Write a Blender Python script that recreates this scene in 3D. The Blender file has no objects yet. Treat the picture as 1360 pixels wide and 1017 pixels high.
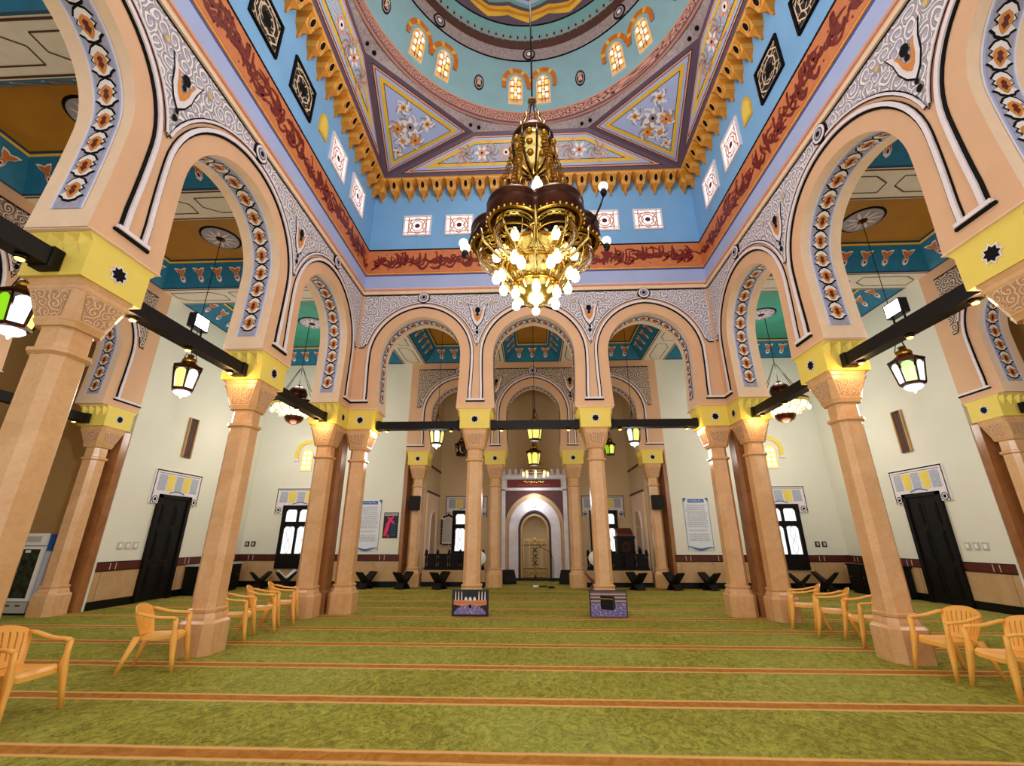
import bpy, math, random
from mathutils import Matrix, Vector
PI = math.pi
sc = bpy.context.scene
COL = sc.collection
random.seed(7)

# ---------------------------------------------------------------- materials
def lin(h):
    if isinstance(h, str):
        h = h.lstrip('#'); h = [int(h[i:i+2], 16)/255 for i in (0, 2, 4)]
    return tuple(c/12.92 if c <= .04045 else ((c+.055)/1.055)**2.4 for c in h[:3]) + (1,)

class NT:
    """small node-graph helper"""
    def __init__(s, name):
        s.m = bpy.data.materials.new(name); s.m.use_nodes = True
        s.t = s.m.node_tree; s.t.nodes.clear()
        s.out = s.n('ShaderNodeOutputMaterial'); s.b = s.n('ShaderNodeBsdfPrincipled')
        s.l(s.b.outputs[0], s.out.inputs[0])
    def n(s, t, **k):
        x = s.t.nodes.new(t)
        for a, v in k.items(): setattr(x, a, v)
        return x
    def l(s, a, b): s.t.links.new(a, b)
    def put(s, sock, v):
        if hasattr(v, 'is_output') or isinstance(v, bpy.types.NodeSocket): s.l(v, sock)
        else: sock.default_value = v
    def math(s, op, a, b=0.0, c=None):
        x = s.n('ShaderNodeMath', operation=op); s.put(x.inputs[0], a); s.put(x.inputs[1], b)
        if c is not None: s.put(x.inputs[2], c)
        return x.outputs[0]
    def mix(s, f, a, b):
        x = s.n('ShaderNodeMix', data_type='RGBA'); s.put(x.inputs[0], f); s.put(x.inputs[6], a); s.put(x.inputs[7], b)
        return x.outputs[2]
    def co(s): return s.n('ShaderNodeTexCoord').outputs['Object']
    def noise(s, vec, scale, detail=3, rough=.55, dist=0):
        x = s.n('ShaderNodeTexNoise'); s.l(vec, x.inputs['Vector']); x.inputs['Scale'].default_value = scale
        x.inputs['Detail'].default_value = detail; x.inputs['Roughness'].default_value = rough; x.inputs['Distortion'].default_value = dist
        return x.outputs['Fac']
    def ramp(s, f, lo, hi):
        x = s.n('ShaderNodeMapRange'); s.l(f, x.inputs[0]); x.inputs[1].default_value = lo; x.inputs[2].default_value = hi
        return x.outputs[0]
    def set(s, color=None, rough=.6, metal=0, spec=.5):
        if color is not None: s.put(s.b.inputs['Base Color'], color)
        s.b.inputs['Roughness'].default_value = rough; s.b.inputs['Metallic'].default_value = metal
        s.b.inputs['Specular IOR Level'].default_value = spec
        return s.m

def flat(name, c, rough=.6, metal=0, var=.08, scale=6, spec=.5):
    g = NT(name); c = lin(c)
    if var:
        f = g.noise(g.co(), scale, 4)
        d = tuple(x*(1-var*1.5) for x in c[:3]) + (1,); b = tuple(min(1, x*(1+var)) for x in c[:3]) + (1,)
        return g.set(g.mix(g.ramp(f, .3, .7), d, b), rough, metal, spec)
    return g.set(c, rough, metal, spec)

def glow(name, c, strength, base=None):
    g = NT(name); g.set(lin(base or c), .3)
    g.b.inputs['Emission Color'].default_value = lin(c); g.b.inputs['Emission Strength'].default_value = strength
    return g.m

def wallcoord(g, scale):
    """2-D coordinates on any upright wall: (x+y, z)"""
    sp = g.n('ShaderNodeSeparateXYZ'); g.l(g.co(), sp.inputs[0])
    cb = g.n('ShaderNodeCombineXYZ'); g.l(g.math('MULTIPLY', g.math('ADD', sp.outputs[0], sp.outputs[1]), scale), cb.inputs[0])
    g.l(g.math('MULTIPLY', sp.outputs[2], scale), cb.inputs[1])
    return cb.outputs[0]

def arabesque(name, ground, stroke, dark, accent=None, scale=5.5, turns=1.6, wide=.44, rough=.7):
    """carved scroll work: a spiral tendril curls inside each cell"""
    g = NT(name); v = wallcoord(g, scale)
    nz = g.n('ShaderNodeTexNoise'); g.l(v, nz.inputs['Vector']); nz.inputs['Scale'].default_value = .9; nz.inputs['Detail'].default_value = 1
    vm = g.n('ShaderNodeVectorMath', operation='MULTIPLY_ADD'); g.l(nz.outputs['Color'], vm.inputs[0]); vm.inputs[1].default_value = (.7, .7, 0); g.l(v, vm.inputs[2])
    vo = g.n('ShaderNodeTexVoronoi', voronoi_dimensions='2D'); g.l(vm.outputs[0], vo.inputs['Vector']); vo.inputs['Scale'].default_value = 1
    vo.inputs['Randomness'].default_value = .75
    sb = g.n('ShaderNodeVectorMath', operation='SUBTRACT'); g.l(vm.outputs[0], sb.inputs[0]); g.l(vo.outputs['Position'], sb.inputs[1])
    sp = g.n('ShaderNodeSeparateXYZ'); g.l(sb.outputs[0], sp.inputs[0])
    ang = g.math('DIVIDE', g.math('ARCTAN2', sp.outputs[1], sp.outputs[0]), 2*PI)
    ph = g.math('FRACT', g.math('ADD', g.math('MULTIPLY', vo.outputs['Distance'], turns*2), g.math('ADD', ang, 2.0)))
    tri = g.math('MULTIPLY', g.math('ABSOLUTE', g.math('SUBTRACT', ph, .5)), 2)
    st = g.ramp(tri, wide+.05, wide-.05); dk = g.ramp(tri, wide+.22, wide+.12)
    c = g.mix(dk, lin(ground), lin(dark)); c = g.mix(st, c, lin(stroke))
    if accent:
        ce = g.ramp(vo.outputs['Distance'], .16, .12); c = g.mix(ce, c, lin(accent))
    m = g.set(c, rough)
    bp = g.n('ShaderNodeBump'); bp.inputs['Strength'].default_value = .5; bp.inputs['Distance'].default_value = .01
    g.l(st, bp.inputs['Height']); g.l(bp.outputs[0], g.b.inputs['Normal'])
    return m

def marble(name, c, c2, rough=.22):
    g = NT(name); co = g.co()
    a = g.noise(co, 1.6, 5, .6, 1.2); b = g.noise(co, 22, 3, .6)
    col = g.mix(g.ramp(a, .35, .7), lin(c), lin(c2))
    col = g.mix(g.math('MULTIPLY', g.ramp(b, .45, .75), .18), col, lin('#96714f'))
    return g.set(col, rough)

def carpet():
    g = NT('green_carpet'); co = g.co()
    sp = g.n('ShaderNodeSeparateXYZ'); g.l(co, sp.inputs[0])
    mp = g.n('ShaderNodeMapping'); g.l(co, mp.inputs['Vector']); mp.inputs['Scale'].default_value = (1.5, 1.0, 1)
    a = g.noise(mp.outputs[0], 3.4, 8, .76, 2.6); b = g.noise(mp.outputs[0], 5.5, 7, .78, 3.0); f = g.noise(co, 90, 2)
    big = g.noise(co, .35, 2)
    c = g.mix(g.ramp(a, .38, .62), lin('#5f6018'), lin('#aba745'))
    c = g.mix(g.math('MULTIPLY', g.ramp(b, .52, .6), .85), c, lin('#3f4618'))
    c = g.mix(g.math('MULTIPLY', g.ramp(f, .4, .7), .4), c, lin('#c4bb5e'))
    c = g.mix(g.math('MULTIPLY', g.ramp(big, .45, .65), .35), c, lin('#98a456')); c = g.mix(g.math('MULTIPLY', g.ramp(big, .5, .3), .35), c, lin('#6a5c14'))
    # woven prayer-row stripes every 1.34 m
    y = g.math('ADD', sp.outputs[1], g.math('MULTIPLY', g.math('SUBTRACT', g.noise(co, 3, 2), .5), .03))
    ph = g.math('FRACT', g.math('DIVIDE', g.math('ADD', y, 13.4-4.4+.67), 1.34))
    dd = g.math('MULTIPLY', g.math('ABSOLUTE', g.math('SUBTRACT', ph, .5)), 1.34)
    inner = g.ramp(dd, .14, .12); edge = g.math('MULTIPLY', inner, g.ramp(dd, .07, .085))
    c = g.mix(g.math('MULTIPLY', inner, .85), c, g.mix(g.ramp(a, .35, .65), lin('#9c5a20'), lin('#bb7838')))
    c = g.mix(g.math('MULTIPLY', edge, .75), c, lin('#dfb473'))
    m = g.set(c, .95, spec=.1)
    bp = g.n('ShaderNodeBump'); bp.inputs['Strength'].default_value = .35; bp.inputs['Distance'].default_value = .02
    g.l(g.math('ADD', b, f), bp.inputs['Height']); g.l(bp.outputs[0], g.b.inputs['Normal'])
    return m

M = {}
M['peach'] = flat('peach_paint', '#deb08a', .65, var=.04, scale=1.5)
M['peach_pale'] = flat('pale_peach_paint', '#f0d0b0', .65, var=.03)
M['pink_line'] = flat('salmon_moulding_paint', '#dd9a80', .6, var=.04)
M['pale_line'] = flat('lilac_white_moulding', '#e9dfe4', .6, var=.04)
M['black_line'] = flat('black_line_paint', '#070505', .7, var=0, spec=.15)
M['yellow'] = flat('lemon_yellow_paint', '#ecd25e', .55, var=.04, scale=2)
M['cream'] = flat('cream_wall_paint', '#e2dfcf', .7, var=.02, scale=1)
M['tan_wall'] = flat('tan_recess_paint', '#b9935a', .7, var=.05, scale=1)
M['sky_blue'] = flat('sky_blue_paint', '#7db2e2', .65, var=.05, scale=1)
M['pale_blue'] = flat('lavender_blue_paint', '#a9b6e0', .65, var=.04, scale=1)
M['blue_line'] = flat('royal_blue_line', '#2c55a8', .6, var=0)
M['orange_band'] = flat('terracotta_frieze_ground', '#d07a48', .65, var=.08)
M['maroon'] = flat('maroon_calligraphy', '#74150b', .5, var=.12)
M['muq'] = flat('orange_stalactite_plaster', '#d08724', .6, var=.12)
M['muq_hi'] = flat('light_orange_plaster', '#e3a64c', .6, var=.08)
M['purple'] = flat('plum_grey_band', '#5d4a5c', .6, var=.06)
M['gold_paint'] = flat('golden_yellow_band', '#e5b63c', .5, var=.05)
M['dome_teal'] = flat('dome_teal_paint', '#6fa3a6', .65, var=.06, scale=2)
M['drum_blue'] = flat('drum_blue_paint', '#8ab0bc', .65, var=.05, scale=2)
M['brown_band'] = flat('dark_brown_band', '#4a2418', .6, var=.1)
M['grey_band'] = flat('grey_scroll_band', '#9a8a8c', .6, var=.2, scale=14)
M['hood'] = flat('orange_hood_stone', '#c66a20', .6, var=.1)
M['hood_gold'] = flat('gold_hood_joint', '#e3b14a', .6, var=.05)
M['cove'] = flat('deep_teal_cove_paint', '#0d6f92', .6, var=.12, scale=5)
M['cove_dark'] = flat('navy_cove_edge', '#12384c', .6, var=0)
M['gold_ceiling'] = flat('ochre_gold_ceiling', '#b07a14', .6, var=.08, scale=2)
M['green_ceiling'] = flat('teal_green_ceiling', '#3b9a86', .6, var=.08, scale=2)
M['beam_white'] = flat('white_ceiling_beam_paint', '#ded6c6', .65, var=.04)
M['marble'] = marble('peach_marble', '#deb080', '#ce9c68')
M['marble_dark'] = marble('brown_marble', '#a06a3e', '#8a5429')
M['marble_pale'] = marble('pale_grey_marble', '#ece6ec', '#d6ced6')
M['tan_stone'] = marble('tan_wainscot_stone', '#c7a276', '#b58f63', .35)
M['red_stone'] = flat('dark_red_stone_band', '#54180f', .35, var=.2, scale=9)
M['black_stone'] = flat('black_skirting_stone', '#06090a', .4, var=0, spec=.25)
M['joint'] = flat('pale_joint_line', '#c9b2a0', .6, var=0)
M['wood'] = flat('black_brown_wood', '#0d0807', .5, var=.25, scale=9, spec=.2)
M['beam'] = flat('espresso_tie_beam_wood', '#0c0606', .55, var=.2, scale=5, spec=.25)
M['brass'] = flat('antique_brass', '#b98a34', .28, 1, var=.15, scale=20)
M['brass_dark'] = flat('dark_bronze', '#4a2410', .35, .9, var=.2, scale=12)
M['brass_light'] = flat('polished_gold', '#e8cf7c', .2, 1, var=.1, scale=20)
M['iron'] = flat('blackened_iron', '#16110e', .4, .6, var=0)
M['black'] = flat('matt_black_plastic', '#050506', .5, var=0, spec=.25)
M['white_paint'] = flat('white_enamel', '#ecebe6', .4, var=.02)
M['grey_paint'] = flat('grey_enamel', '#b9b5ac', .4, var=.03)
M['chair'] = flat('yellow_orange_plastic', '#f6b552', .36, var=.03, scale=3)
M['paper'] = flat('white_poster_paper', '#dfe2ea', .6, var=.03)
M['ink'] = flat('grey_ink', '#8d93a5', .6, var=0)
M['poster_blue'] = flat('blue_poster_ink', '#2f62a8', .5, var=.05)
M['pink_ink'] = flat('magenta_ink', '#e2245f', .5, var=.05)
M['navy'] = flat('navy_black_print', '#11101e', .5, var=0)
M['flower_orange'] = flat('orange_flower_paint', '#d98a2a', .6, var=.1)
M['motif_red'] = flat('oxblood_motif_paint', '#5e120c', .6, var=.05)
M['motif_orange'] = flat('amber_motif_paint', '#d9862f', .6, var=.08)
M['motif_white'] = flat('white_leaf_paint', '#ece4e2', .6, var=.04)
M['motif_grey'] = flat('lilac_grey_band_ground', '#a8a2b4', .65, var=.12, scale=16)
M['carpet'] = carpet()
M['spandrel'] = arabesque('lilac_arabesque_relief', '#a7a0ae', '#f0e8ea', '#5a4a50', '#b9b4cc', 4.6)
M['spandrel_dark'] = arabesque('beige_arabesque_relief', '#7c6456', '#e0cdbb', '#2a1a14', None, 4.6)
M['capital_carve'] = arabesque('carved_marble_relief', '#b78a62', '#dfb58c', '#7d5638', None, 9, 1.3)
M['dome_scroll'] = arabesque('pale_blue_scrollwork', '#a3b4cf', '#cfcbd6', '#7c7f94', None, 3.2, 1.2, .22)
M['lintel_scroll'] = arabesque('grey_blue_scroll_tile', '#8a93b5', '#dfe3ea', '#4b5068', None, 9)
M['lattice'] = arabesque('pink_lattice_band', '#35222a', '#cf9a8a', '#a06a64', None, 7, 1.0, .55)
M['screen'] = arabesque('dark_window_tracery', '#070505', '#d8c4a4', '#120b08', None, 3.0, 1.0, .16)
M['bulb'] = glow('warm_white_bulb', '#fff4d8', 7)
M['bulb_glass'] = glow('clear_bulb_glow', '#fff0c4', 1.6)
M['warm_spot'] = glow('amber_spot_lamp', '#ffb056', 10)
M['flood'] = glow('cool_white_flood_lamp', '#f2f8ff', 30)
M['pane'] = glow('daylit_frosted_pane', '#ffffff', 1.7, '#999999')
M['pane_pink'] = glow('daylit_pale_pink_pane', '#ffd9d2', 1.2)
M['pane_gold'] = glow('daylit_amber_pane', '#ffcf70', 1.2)
M['lg_white'] = glow('lit_white_lantern_glass', '#e0f0ff', 1.6)
M['lg_green'] = glow('lit_green_lantern_glass', '#8fe01c', 1.0)
M['lg_yellow'] = glow('lit_yellow_lantern_glass', '#f6ee7c', 1.35)
M['dome_pane'] = glow('daylit_leaded_dome_pane', '#d8a868', .6)
M['dome_blob'] = glow('bright_dome_glass_blob', '#fff0d0', 1.7)
M['crystal'] = flat('pale_cut_glass', '#d9d2b0', .08, 0, var=.15, scale=25)
def glassy():
    g = NT('clear_glass'); g.set(lin('#fff2d0'), .03)
    g.b.inputs['Transmission Weight'].default_value = 1; g.b.inputs['IOR'].default_value = 1.15
    return g.m
M['glass'] = glassy()
def dark_glass():
    g = NT('dark_fridge_glass'); c = g.mix(g.ramp(g.noise(g.co(), 9, 2), .4, .6), lin('#0d1511'), lin('#263a2c')); return g.set(c, .08)
M['fridge_glass'] = dark_glass()

# ---------------------------------------------------------------- mesh builder
class MB:
    def __init__(s, xf=None):
        s.v = []; s.f = []; s.m = []; s.s = []; s.xf = xf; s.mats = []
    def mi(s, m):
        if m not in s.mats: s.mats.append(m)
        return s.mats.index(m)
    def add(s, pts):
        i = len(s.v)
        s.v += [tuple(s.xf(*p)) if s.xf else tuple(p) for p in pts]
        return i
    def face(s, pts, m, smooth=False):
        i = s.add(pts); s.f.append(tuple(range(i, i+len(pts)))); s.m.append(s.mi(m)); s.s.append(smooth)
    def idx(s, ids, m, smooth=False):
        s.f.append(tuple(ids)); s.m.append(s.mi(m)); s.s.append(smooth)
    def box(s, x0, x1, y0, y1, z0, z1, m):
        i = s.add([(x0,y0,z0),(x1,y0,z0),(x1,y1,z0),(x0,y1,z0),(x0,y0,z1),(x1,y0,z1),(x1,y1,z1),(x0,y1,z1)])
        for q in ((0,3,2,1),(4,5,6,7),(0,1,5,4),(1,2,6,5),(2,3,7,6),(3,0,4,7)): s.idx([i+k for k in q], m)
        return s
    def loft(s, rings, m, close=True, smooth=False, caps=True):
        """rings: lists of equally many points; m may be a list (one per step)"""
        n = len(rings[0]); base = [s.add(r) for r in rings]
        for k in range(len(rings)-1):
            mm = m[k] if isinstance(m, list) else m
            for j in range(n if close else n-1):
                a, b = j, (j+1) % n
                s.idx((base[k]+a, base[k]+b, base[k+1]+b, base[k+1]+a), mm, smooth)
        if caps and close:
            s.idx([base[0]+j for j in range(n)][::-1], m[0] if isinstance(m, list) else m)
            s.idx([base[-1]+j for j in range(n)], m[-1] if isinstance(m, list) else m)
        return s
    def lathe(s, prof, m, cx=0, cy=0, cz=0, n=20, smooth=True, rot=0, caps=True):
        s.loft([[(cx+r*math.cos(rot+2*PI*k/n), cy+r*math.sin(rot+2*PI*k/n), cz+z) for k in range(n)] for r, z in prof], m, True, smooth, caps)
        return s
    def tube(s, pts, r, m, n=8, caps=True, flatn=1.0, up=None):
        pts = [Vector(p) for p in pts]; rings = []
        for i, p in enumerate(pts):
            d = (pts[min(i+1, len(pts)-1)] - pts[max(i-1, 0)]).normalized()
            u = Vector(up) if up else (Vector((0,0,1)) if abs(d.z) < .9 else Vector((1,0,0)))
            a = d.cross(u).normalized(); b = a.cross(d).normalized(); rr = r[i] if isinstance(r, (list, tuple)) else r
            rings.append([tuple(p + a*rr*math.cos(2*PI*k/n) + b*rr*flatn*math.sin(2*PI*k/n)) for k in range(n)])
        s.loft(rings, m, True, True, caps); return s
    def sphere(s, c, r, m, n=14, k=8, sz=1):
        s.lathe([(max(1e-4, r*math.sin(PI*i/k)), -r*sz*math.cos(PI*i/k)) for i in range(k+1)], m, *c, n=n); return s
    def torus(s, c, R, r, m, n=24, k=8, sz=1):
        pr = [(R + r*math.cos(2*PI*i/k), r*sz*math.sin(2*PI*i/k)) for i in range(k+1)]
        s.lathe(pr, m, *c, n=n, caps=False); return s
    def prism(s, poly, d0, d1, m, mside=None):
        """poly in (s,z); extruded along the middle coordinate"""
        n = len(poly); a = s.add([(p[0], d0, p[1]) for p in poly]); b = s.add([(p[0], d1, p[1]) for p in poly])
        s.idx(range(a, a+n), m); s.idx(list(range(b, b+n))[::-1], m)
        for j in range(n): s.idx((a+j, b+j, b+(j+1) % n, a+(j+1) % n), mside or m)
        return s
    def ribbon(s, path, w, d, m):
        """flat brush stroke in the (s,z) plane at depth d; w = width or list of widths"""
        n = len(path); L = []
        for i, (x, z) in enumerate(path):
            x0, z0 = path[max(i-1, 0)]; x1, z1 = path[min(i+1, n-1)]
            dx, dz = x1-x0, z1-z0; q = math.hypot(dx, dz) or 1
            ww = (w[i] if isinstance(w, (list, tuple)) else w)/2
            L.append(((x-dz/q*ww, z+dx/q*ww), (x+dz/q*ww, z-dx/q*ww)))
        a = s.add([(p[0], d, p[1]) for p, q in L]); b = s.add([(q[0], d, q[1]) for p, q in L])
        for i in range(n-1): s.idx((a+i, a+i+1, b+i+1, b+i), m)
        return s
    def build(s, name, parent=None, mat=None, loc=None):
        me = bpy.data.meshes.new(name); me.from_pydata(s.v, [], s.f)
        for mm in s.mats: me.materials.append(mm)
        me.polygons.foreach_set('material_index', s.m); me.polygons.foreach_set('use_smooth', s.s)
        me.update()
        o = bpy.data.objects.new(name, me); COL.objects.link(o)
        if parent: o.parent = parent
        if loc: o.location = loc
        return o

def rot(M4): return lambda x, y, z: M4 @ Vector((x, y, z))
def thing(name, label, cat, loc=(0,0,0), rz=0, group=None):
    o = bpy.data.objects.new(name, None); COL.objects.link(o); o.empty_display_size = .1
    o.location = loc; o.rotation_euler = (0, 0, rz); return tag(o, label, cat, group)
def tag(o, label, cat, group=None):
    o['label'] = label; o['category'] = cat; o['kind'] = 'thing'
    if group: o['group'] = group
    return o
def struct(o): o['kind'] = 'structure'; return o
def copy_thing(r, loc, rz, label, group=None):
    c = r.copy(); COL.objects.link(c); c.location = loc; c.rotation_euler = (0, 0, rz); c['label'] = label
    if group: c['group'] = group
    for ch in list(r.children):
        d = ch.copy(); COL.objects.link(d); d.parent = c
        for g in list(ch.children):
            e = g.copy(); COL.objects.link(e); e.parent = d
    return c
# ---------------------------------------------------------------- arches
XF = {
 'back':  lambda s, d, z: (s, 11.3+d, z),
 'left':  lambda s, d, z: (-5.0-d, 6.05+s, z),
 'right': lambda s, d, z: (5.0+d, 6.05+s, z),
 'oback':  lambda s, d, z: (s, 17.4+d, z),
 'oleft':  lambda s, d, z: (-11.1-d, 6.05+s, z),
 'oright': lambda s, d, z: (11.1+d, 6.05+s, z),
}
Z0, ZS, ZA, TH = 4.97, 6.5, 7.72, .74

def arch_pts(c, w, w0, z0=Z0, zs=ZS, za=ZA, n=15):
    h = za-zs; cx = (h*h-w*w)/(2*w); R = w+cx; a1 = math.acos(cx/R); L = []
    for i in range(6):
        t = i/6; L.append((-(w0+(w-w0)*math.sin(t*PI/2)), z0+(zs-z0)*t))
    for i in range(n+1):
        a = a1*i/n; L.append((cx-R*math.cos(a), zs+R*math.sin(a)))
    return [(c+s, z) for s, z in L] + [(c-s, z) for s, z in L[-2::-1]]

def normals(P):
    N = []
    for i in range(len(P)):
        (x0, z0), (x1, z1) = P[max(i-1, 0)], P[min(i+1, len(P)-1)]
        dx, dz = x1-x0, z1-z0; q = math.hypot(dx, dz); N.append((-dz/q, dx/q))
    return N
def offset(P, o): return [(p[0]+n[0]*o, p[1]+n[1]*o) for p, n in zip(P, normals(P))]

def sweep(mb, P, prof, mats):
    """moulding: cross-section prof = (offset from the arch edge, depth) carried along P"""
    N = normals(P)
    rows = [[(p[0]+n[0]*o, d, p[1]+n[1]*o) for p, n in zip(P, N)] for o, d in prof]
    mb.loft(rows, mats, close=False, caps=False)

LEAF = [(-.17,0),(-.14,.07),(-.07,.12),(-.045,.075),(0,.12),(.03,.075),(.075,.09),(.10,.145),(.135,.09),(.165,.075),(.185,0)]
DROP = [(-.115,0),(-.08,.055),(-.03,.075),(.03,.062),(.08,.035),(.115,0)]
BUD = [(-.065,0),(-.035,.034),(.0,.02),(.03,.038),(.06,.012),(.085,0)]
def full(h, k=1): return [(a*k, b*k) for a, b in h] + [(a*k, -b*k) for a, b in h[-2:0:-1]]

def soffit_band(name, xf, P, d0, d1, parent, light=True):
    mb = MB(xf); N = normals(P); dm = (d0+d1)/2; hw = (d1-d0)/2
    def strip(a, b, h, m):
        mb.loft([[(p[0]-n[0]*h, d, p[1]-n[1]*h) for p, n in zip(P, N)] for d in (a, b)], m, False, True, False)
    strip(d0, d1, .006, M['pale_line']); strip(d0+.03, d1-.03, .010, M['pale_blue'] if light else M['grey_band'])
    strip(d0+.055, d1-.055, .013, M['motif_grey'])
    T = [0]
    for a, b in zip(P, P[1:]): T.append(T[-1]+math.hypot(b[0]-a[0], b[1]-a[1]))
    def at(t):
        t = max(0, min(T[-1]-1e-6, t)); i = 0
        while T[i+1] < t: i += 1
        f = (t-T[i])/(T[i+1]-T[i]); n = [N[i][k]+(N[i+1][k]-N[i][k])*f for k in (0, 1)]; q = math.hypot(*n)
        return [P[i][k]+(P[i+1][k]-P[i][k])*f for k in (0, 1)], (n[0]/q, n[1]/q)
    def motif(t, poly, h, m, sgn):
        pts = []
        for a, b in poly:
            p, n = at(t+a*sgn); pts.append((p[0]-n[0]*h, dm+b, p[1]-n[1]*h))
        i = mb.add(pts); p, n = at(t); c = mb.add([(p[0]-n[0]*h, dm, p[1]-n[1]*h)])
        for j in range(len(pts)): mb.idx((c, i+j, i+(j+1) % len(pts)), m)
    pitch = .365; cnt = int(T[-1]/pitch); off = (T[-1]-(cnt-1)*pitch)/2; k = hw/.185
    for i in range(cnt):
        t = off+i*pitch; sg = -1 if t < T[-1]/2 else 1
        motif(t, full(LEAF, k*1.02), .018, M['black_line'], sg); motif(t, full(LEAF, k*.86), .022, M['motif_white'], sg)
        motif(t+.03*sg, full(DROP, k), .026, M['motif_orange'], sg); motif(t+.02*sg, full(BUD, k), .030, M['motif_red'], sg)
    return struct(mb.build(name, parent))

def disc(mb, s, z, r, d, m, n=12, sz=1):
    mb.face([(s+r*math.cos(2*PI*k/n), d, z+r*sz*math.sin(2*PI*k/n)) for k in range(n)], m)

def arcade(name, key, cents, bay, w, w0, lo, hi, ztop, dark=False, soff=True, d_back=True):
    xf = XF[key]; mb = MB(xf); peach = M['peach']
    mids = [lo] + [(a+b)/2 for a, b in zip(cents, cents[1:])] + [hi]
    PP = [arch_pts(c, w, w0) for c in cents]
    for c, P, L, R in zip(cents, PP, mids, mids[1:]):
        n = len(P); h = n//2
        for d in (0, TH):
            for side, E in ((P[:h+1], L), (P[h:][::-1], R)):
                for (s1, z1), (s2, z2) in zip(side, side[1:]):
                    if z2 <= ZS+1e-6: mb.face([(E, d, z1), (s1, d, z1), (s2, d, z2), (E, d, z2)], peach)
                    else: mb.face([(s1, d, z1), (s2, d, z2), (s2, d, ztop), (s1, d, ztop)], peach)
                sw = c + (-w if E == L else w)
                mb.face([(E, d, ZS), (sw, d, ZS), (sw, d, ztop), (E, d, ztop)], peach)
        mb.loft([[(p[0], d, p[1]) for p in P] for d in (0, .1, TH-.1, TH)], M['peach_pale'], False, True, False)
        for a, b in ((L, P[0][0]), (P[-1][0], R)): mb.face([(a, 0, Z0), (b, 0, Z0), (b, TH, Z0), (a, TH, Z0)], peach)
    for e in (lo, hi): mb.face([(e, 0, Z0), (e, TH, Z0), (e, TH, ztop), (e, 0, ztop)], peach)
    mb.face([(lo, 0, ztop), (hi, 0, ztop), (hi, TH, ztop), (lo, TH, ztop)], peach)
    wall = struct(mb.build(name))
    # archivolt mouldings, joined across each pier at their feet
    g = MB(xf); zb = 5.22; B, Wt, K = M['black_line'], M['pale_line'], M['pink_line']
    for P in PP:
        up = [p for p in P if p[1] > zb+.02]; Q = [(up[0][0], zb)] + up + [(up[-1][0], zb)]
        sweep(g, Q, [(.275,0),(.275,-.02),(.308,-.025),(.308,-.05),(.365,-.05),(.365,-.02),(.378,-.02),(.378,0)], [B, B, Wt, Wt, Wt, B, B])
        c = (P[0][0]+P[-1][0])/2; V = [p for p, o in zip(Q, offset(Q, .462)) if abs(o[0]-c) < bay/2-.005 and p[1] > 6]
        sweep(g, V, [(.425,0),(.425,-.02),(.44,-.025),(.44,-.04),(.475,-.04),(.475,0)], [K, B, Wt, Wt, Wt])
    for i in range(len(cents)+1):
        a = lo+.02 if i == 0 else PP[i-1][-1][0]+.28; b = hi-.02 if i == len(cents) else PP[i][0][0]-.28
        if b-a > .05: g.box(a, b, -.05, 0, zb-.05, zb, Wt); g.box(a-.02, b+.02, -.03, 0, zb-.085, zb-.05, B)
    struct(g.build('arch_moulding', wall))
    # spandrels
    for i in range(len(cents)+1):
        a = max(lo+.04, cents[0]-w-.62) if i == 0 else cents[i-1]+.17; b = min(hi-.04, cents[-1]+w+.62) if i == len(cents) else cents[i]-.17
        sp = MB(xf); n = 36; pts = []
        for k in range(n+1):
            s = a+(b-a)*k/n; j = min(range(len(cents)), key=lambda q: abs(cents[q]-s)); O = offset(PP[j], .475)
            u = abs(s-cents[j]); O = [(abs(p[0]-cents[j]), p[1]) for p in O[:len(O)//2+1]]; z = ZS+.25
            for (u1, z1), (u2, z2) in zip(O, O[1:]):
                if z2 > ZS and u2 <= u <= u1: z = z1+(z2-z1)*((u1-u)/(u1-u2+1e-9))
            pts.append((s, min(z+.01, 8.40)))
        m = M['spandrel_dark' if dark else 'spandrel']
        for (s1, z1), (s2, z2) in zip(pts, pts[1:]):
            sp.face([(s1, -.014, z1), (s2, -.014, z2), (s2, -.014, 8.43), (s1, -.014, 8.43)], m)
        sp.ribbon(pts, .03, -.02, M['black_line']); sp.ribbon([(a, 8.42), (b, 8.42)], .035, -.02, M['black_line'])
        if 0 < i < len(cents):
            s = (a+b)/2; zc = 7.72
            for q, (mm, kk, dd) in enumerate(((M['black_line'], 1.12, -.022), (M['pale_line'], 1, -.026), (M['motif_orange'], .62, -.03))):
                for sg in (-1, 1):
                    sp.face([(s+sg*x*kk, dd, zc+(z-.02)*kk) for x, z in ((0,-.34),(.10,-.22),(.17,-.05),(.20,.16),(.27,.36),(.17,.28),(.12,.10),(.05,-.06),(0,-.12))], mm)
            for zz, r in ((zc+.16, .075), (zc+.02, .04), (zc-.42, .035), (zc-.54, .045)): disc(sp, s, zz, r, -.034, B, 10, 1.25)
            for sg in (-1, 1):
                disc(sp, s+sg*.42, 8.12, .07, -.022, M['motif_grey'], 10); disc(sp, s+sg*.42, 8.12, .04, -.026, M['gold_paint'], 8)
        struct(sp.build('spandrel_panel', wall))
    # roundels over the crowns
    for c in cents:
        r = MB(xf); zc = 8.31
        for rad, dd, mm in ((.175, -.05, B), (.15, -.06, Wt), (.105, -.064, B), (.088, -.068, M['motif_grey']), (.045, -.074, B)):
            n = 20; ring = [[(c+rad*math.cos(2*PI*k/n), d, zc+rad*math.sin(2*PI*k/n)) for k in range(n)] for d in (0, dd)]
            r.loft(ring, mm)
        struct(r.build('roundel', wall))
    if soff:
        for P in PP:
            Q = [p for p in P if p[1] > 5.08]; soffit_band('arch_soffit_band', xf, Q, .15, .55, wall)
    return wall

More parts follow.
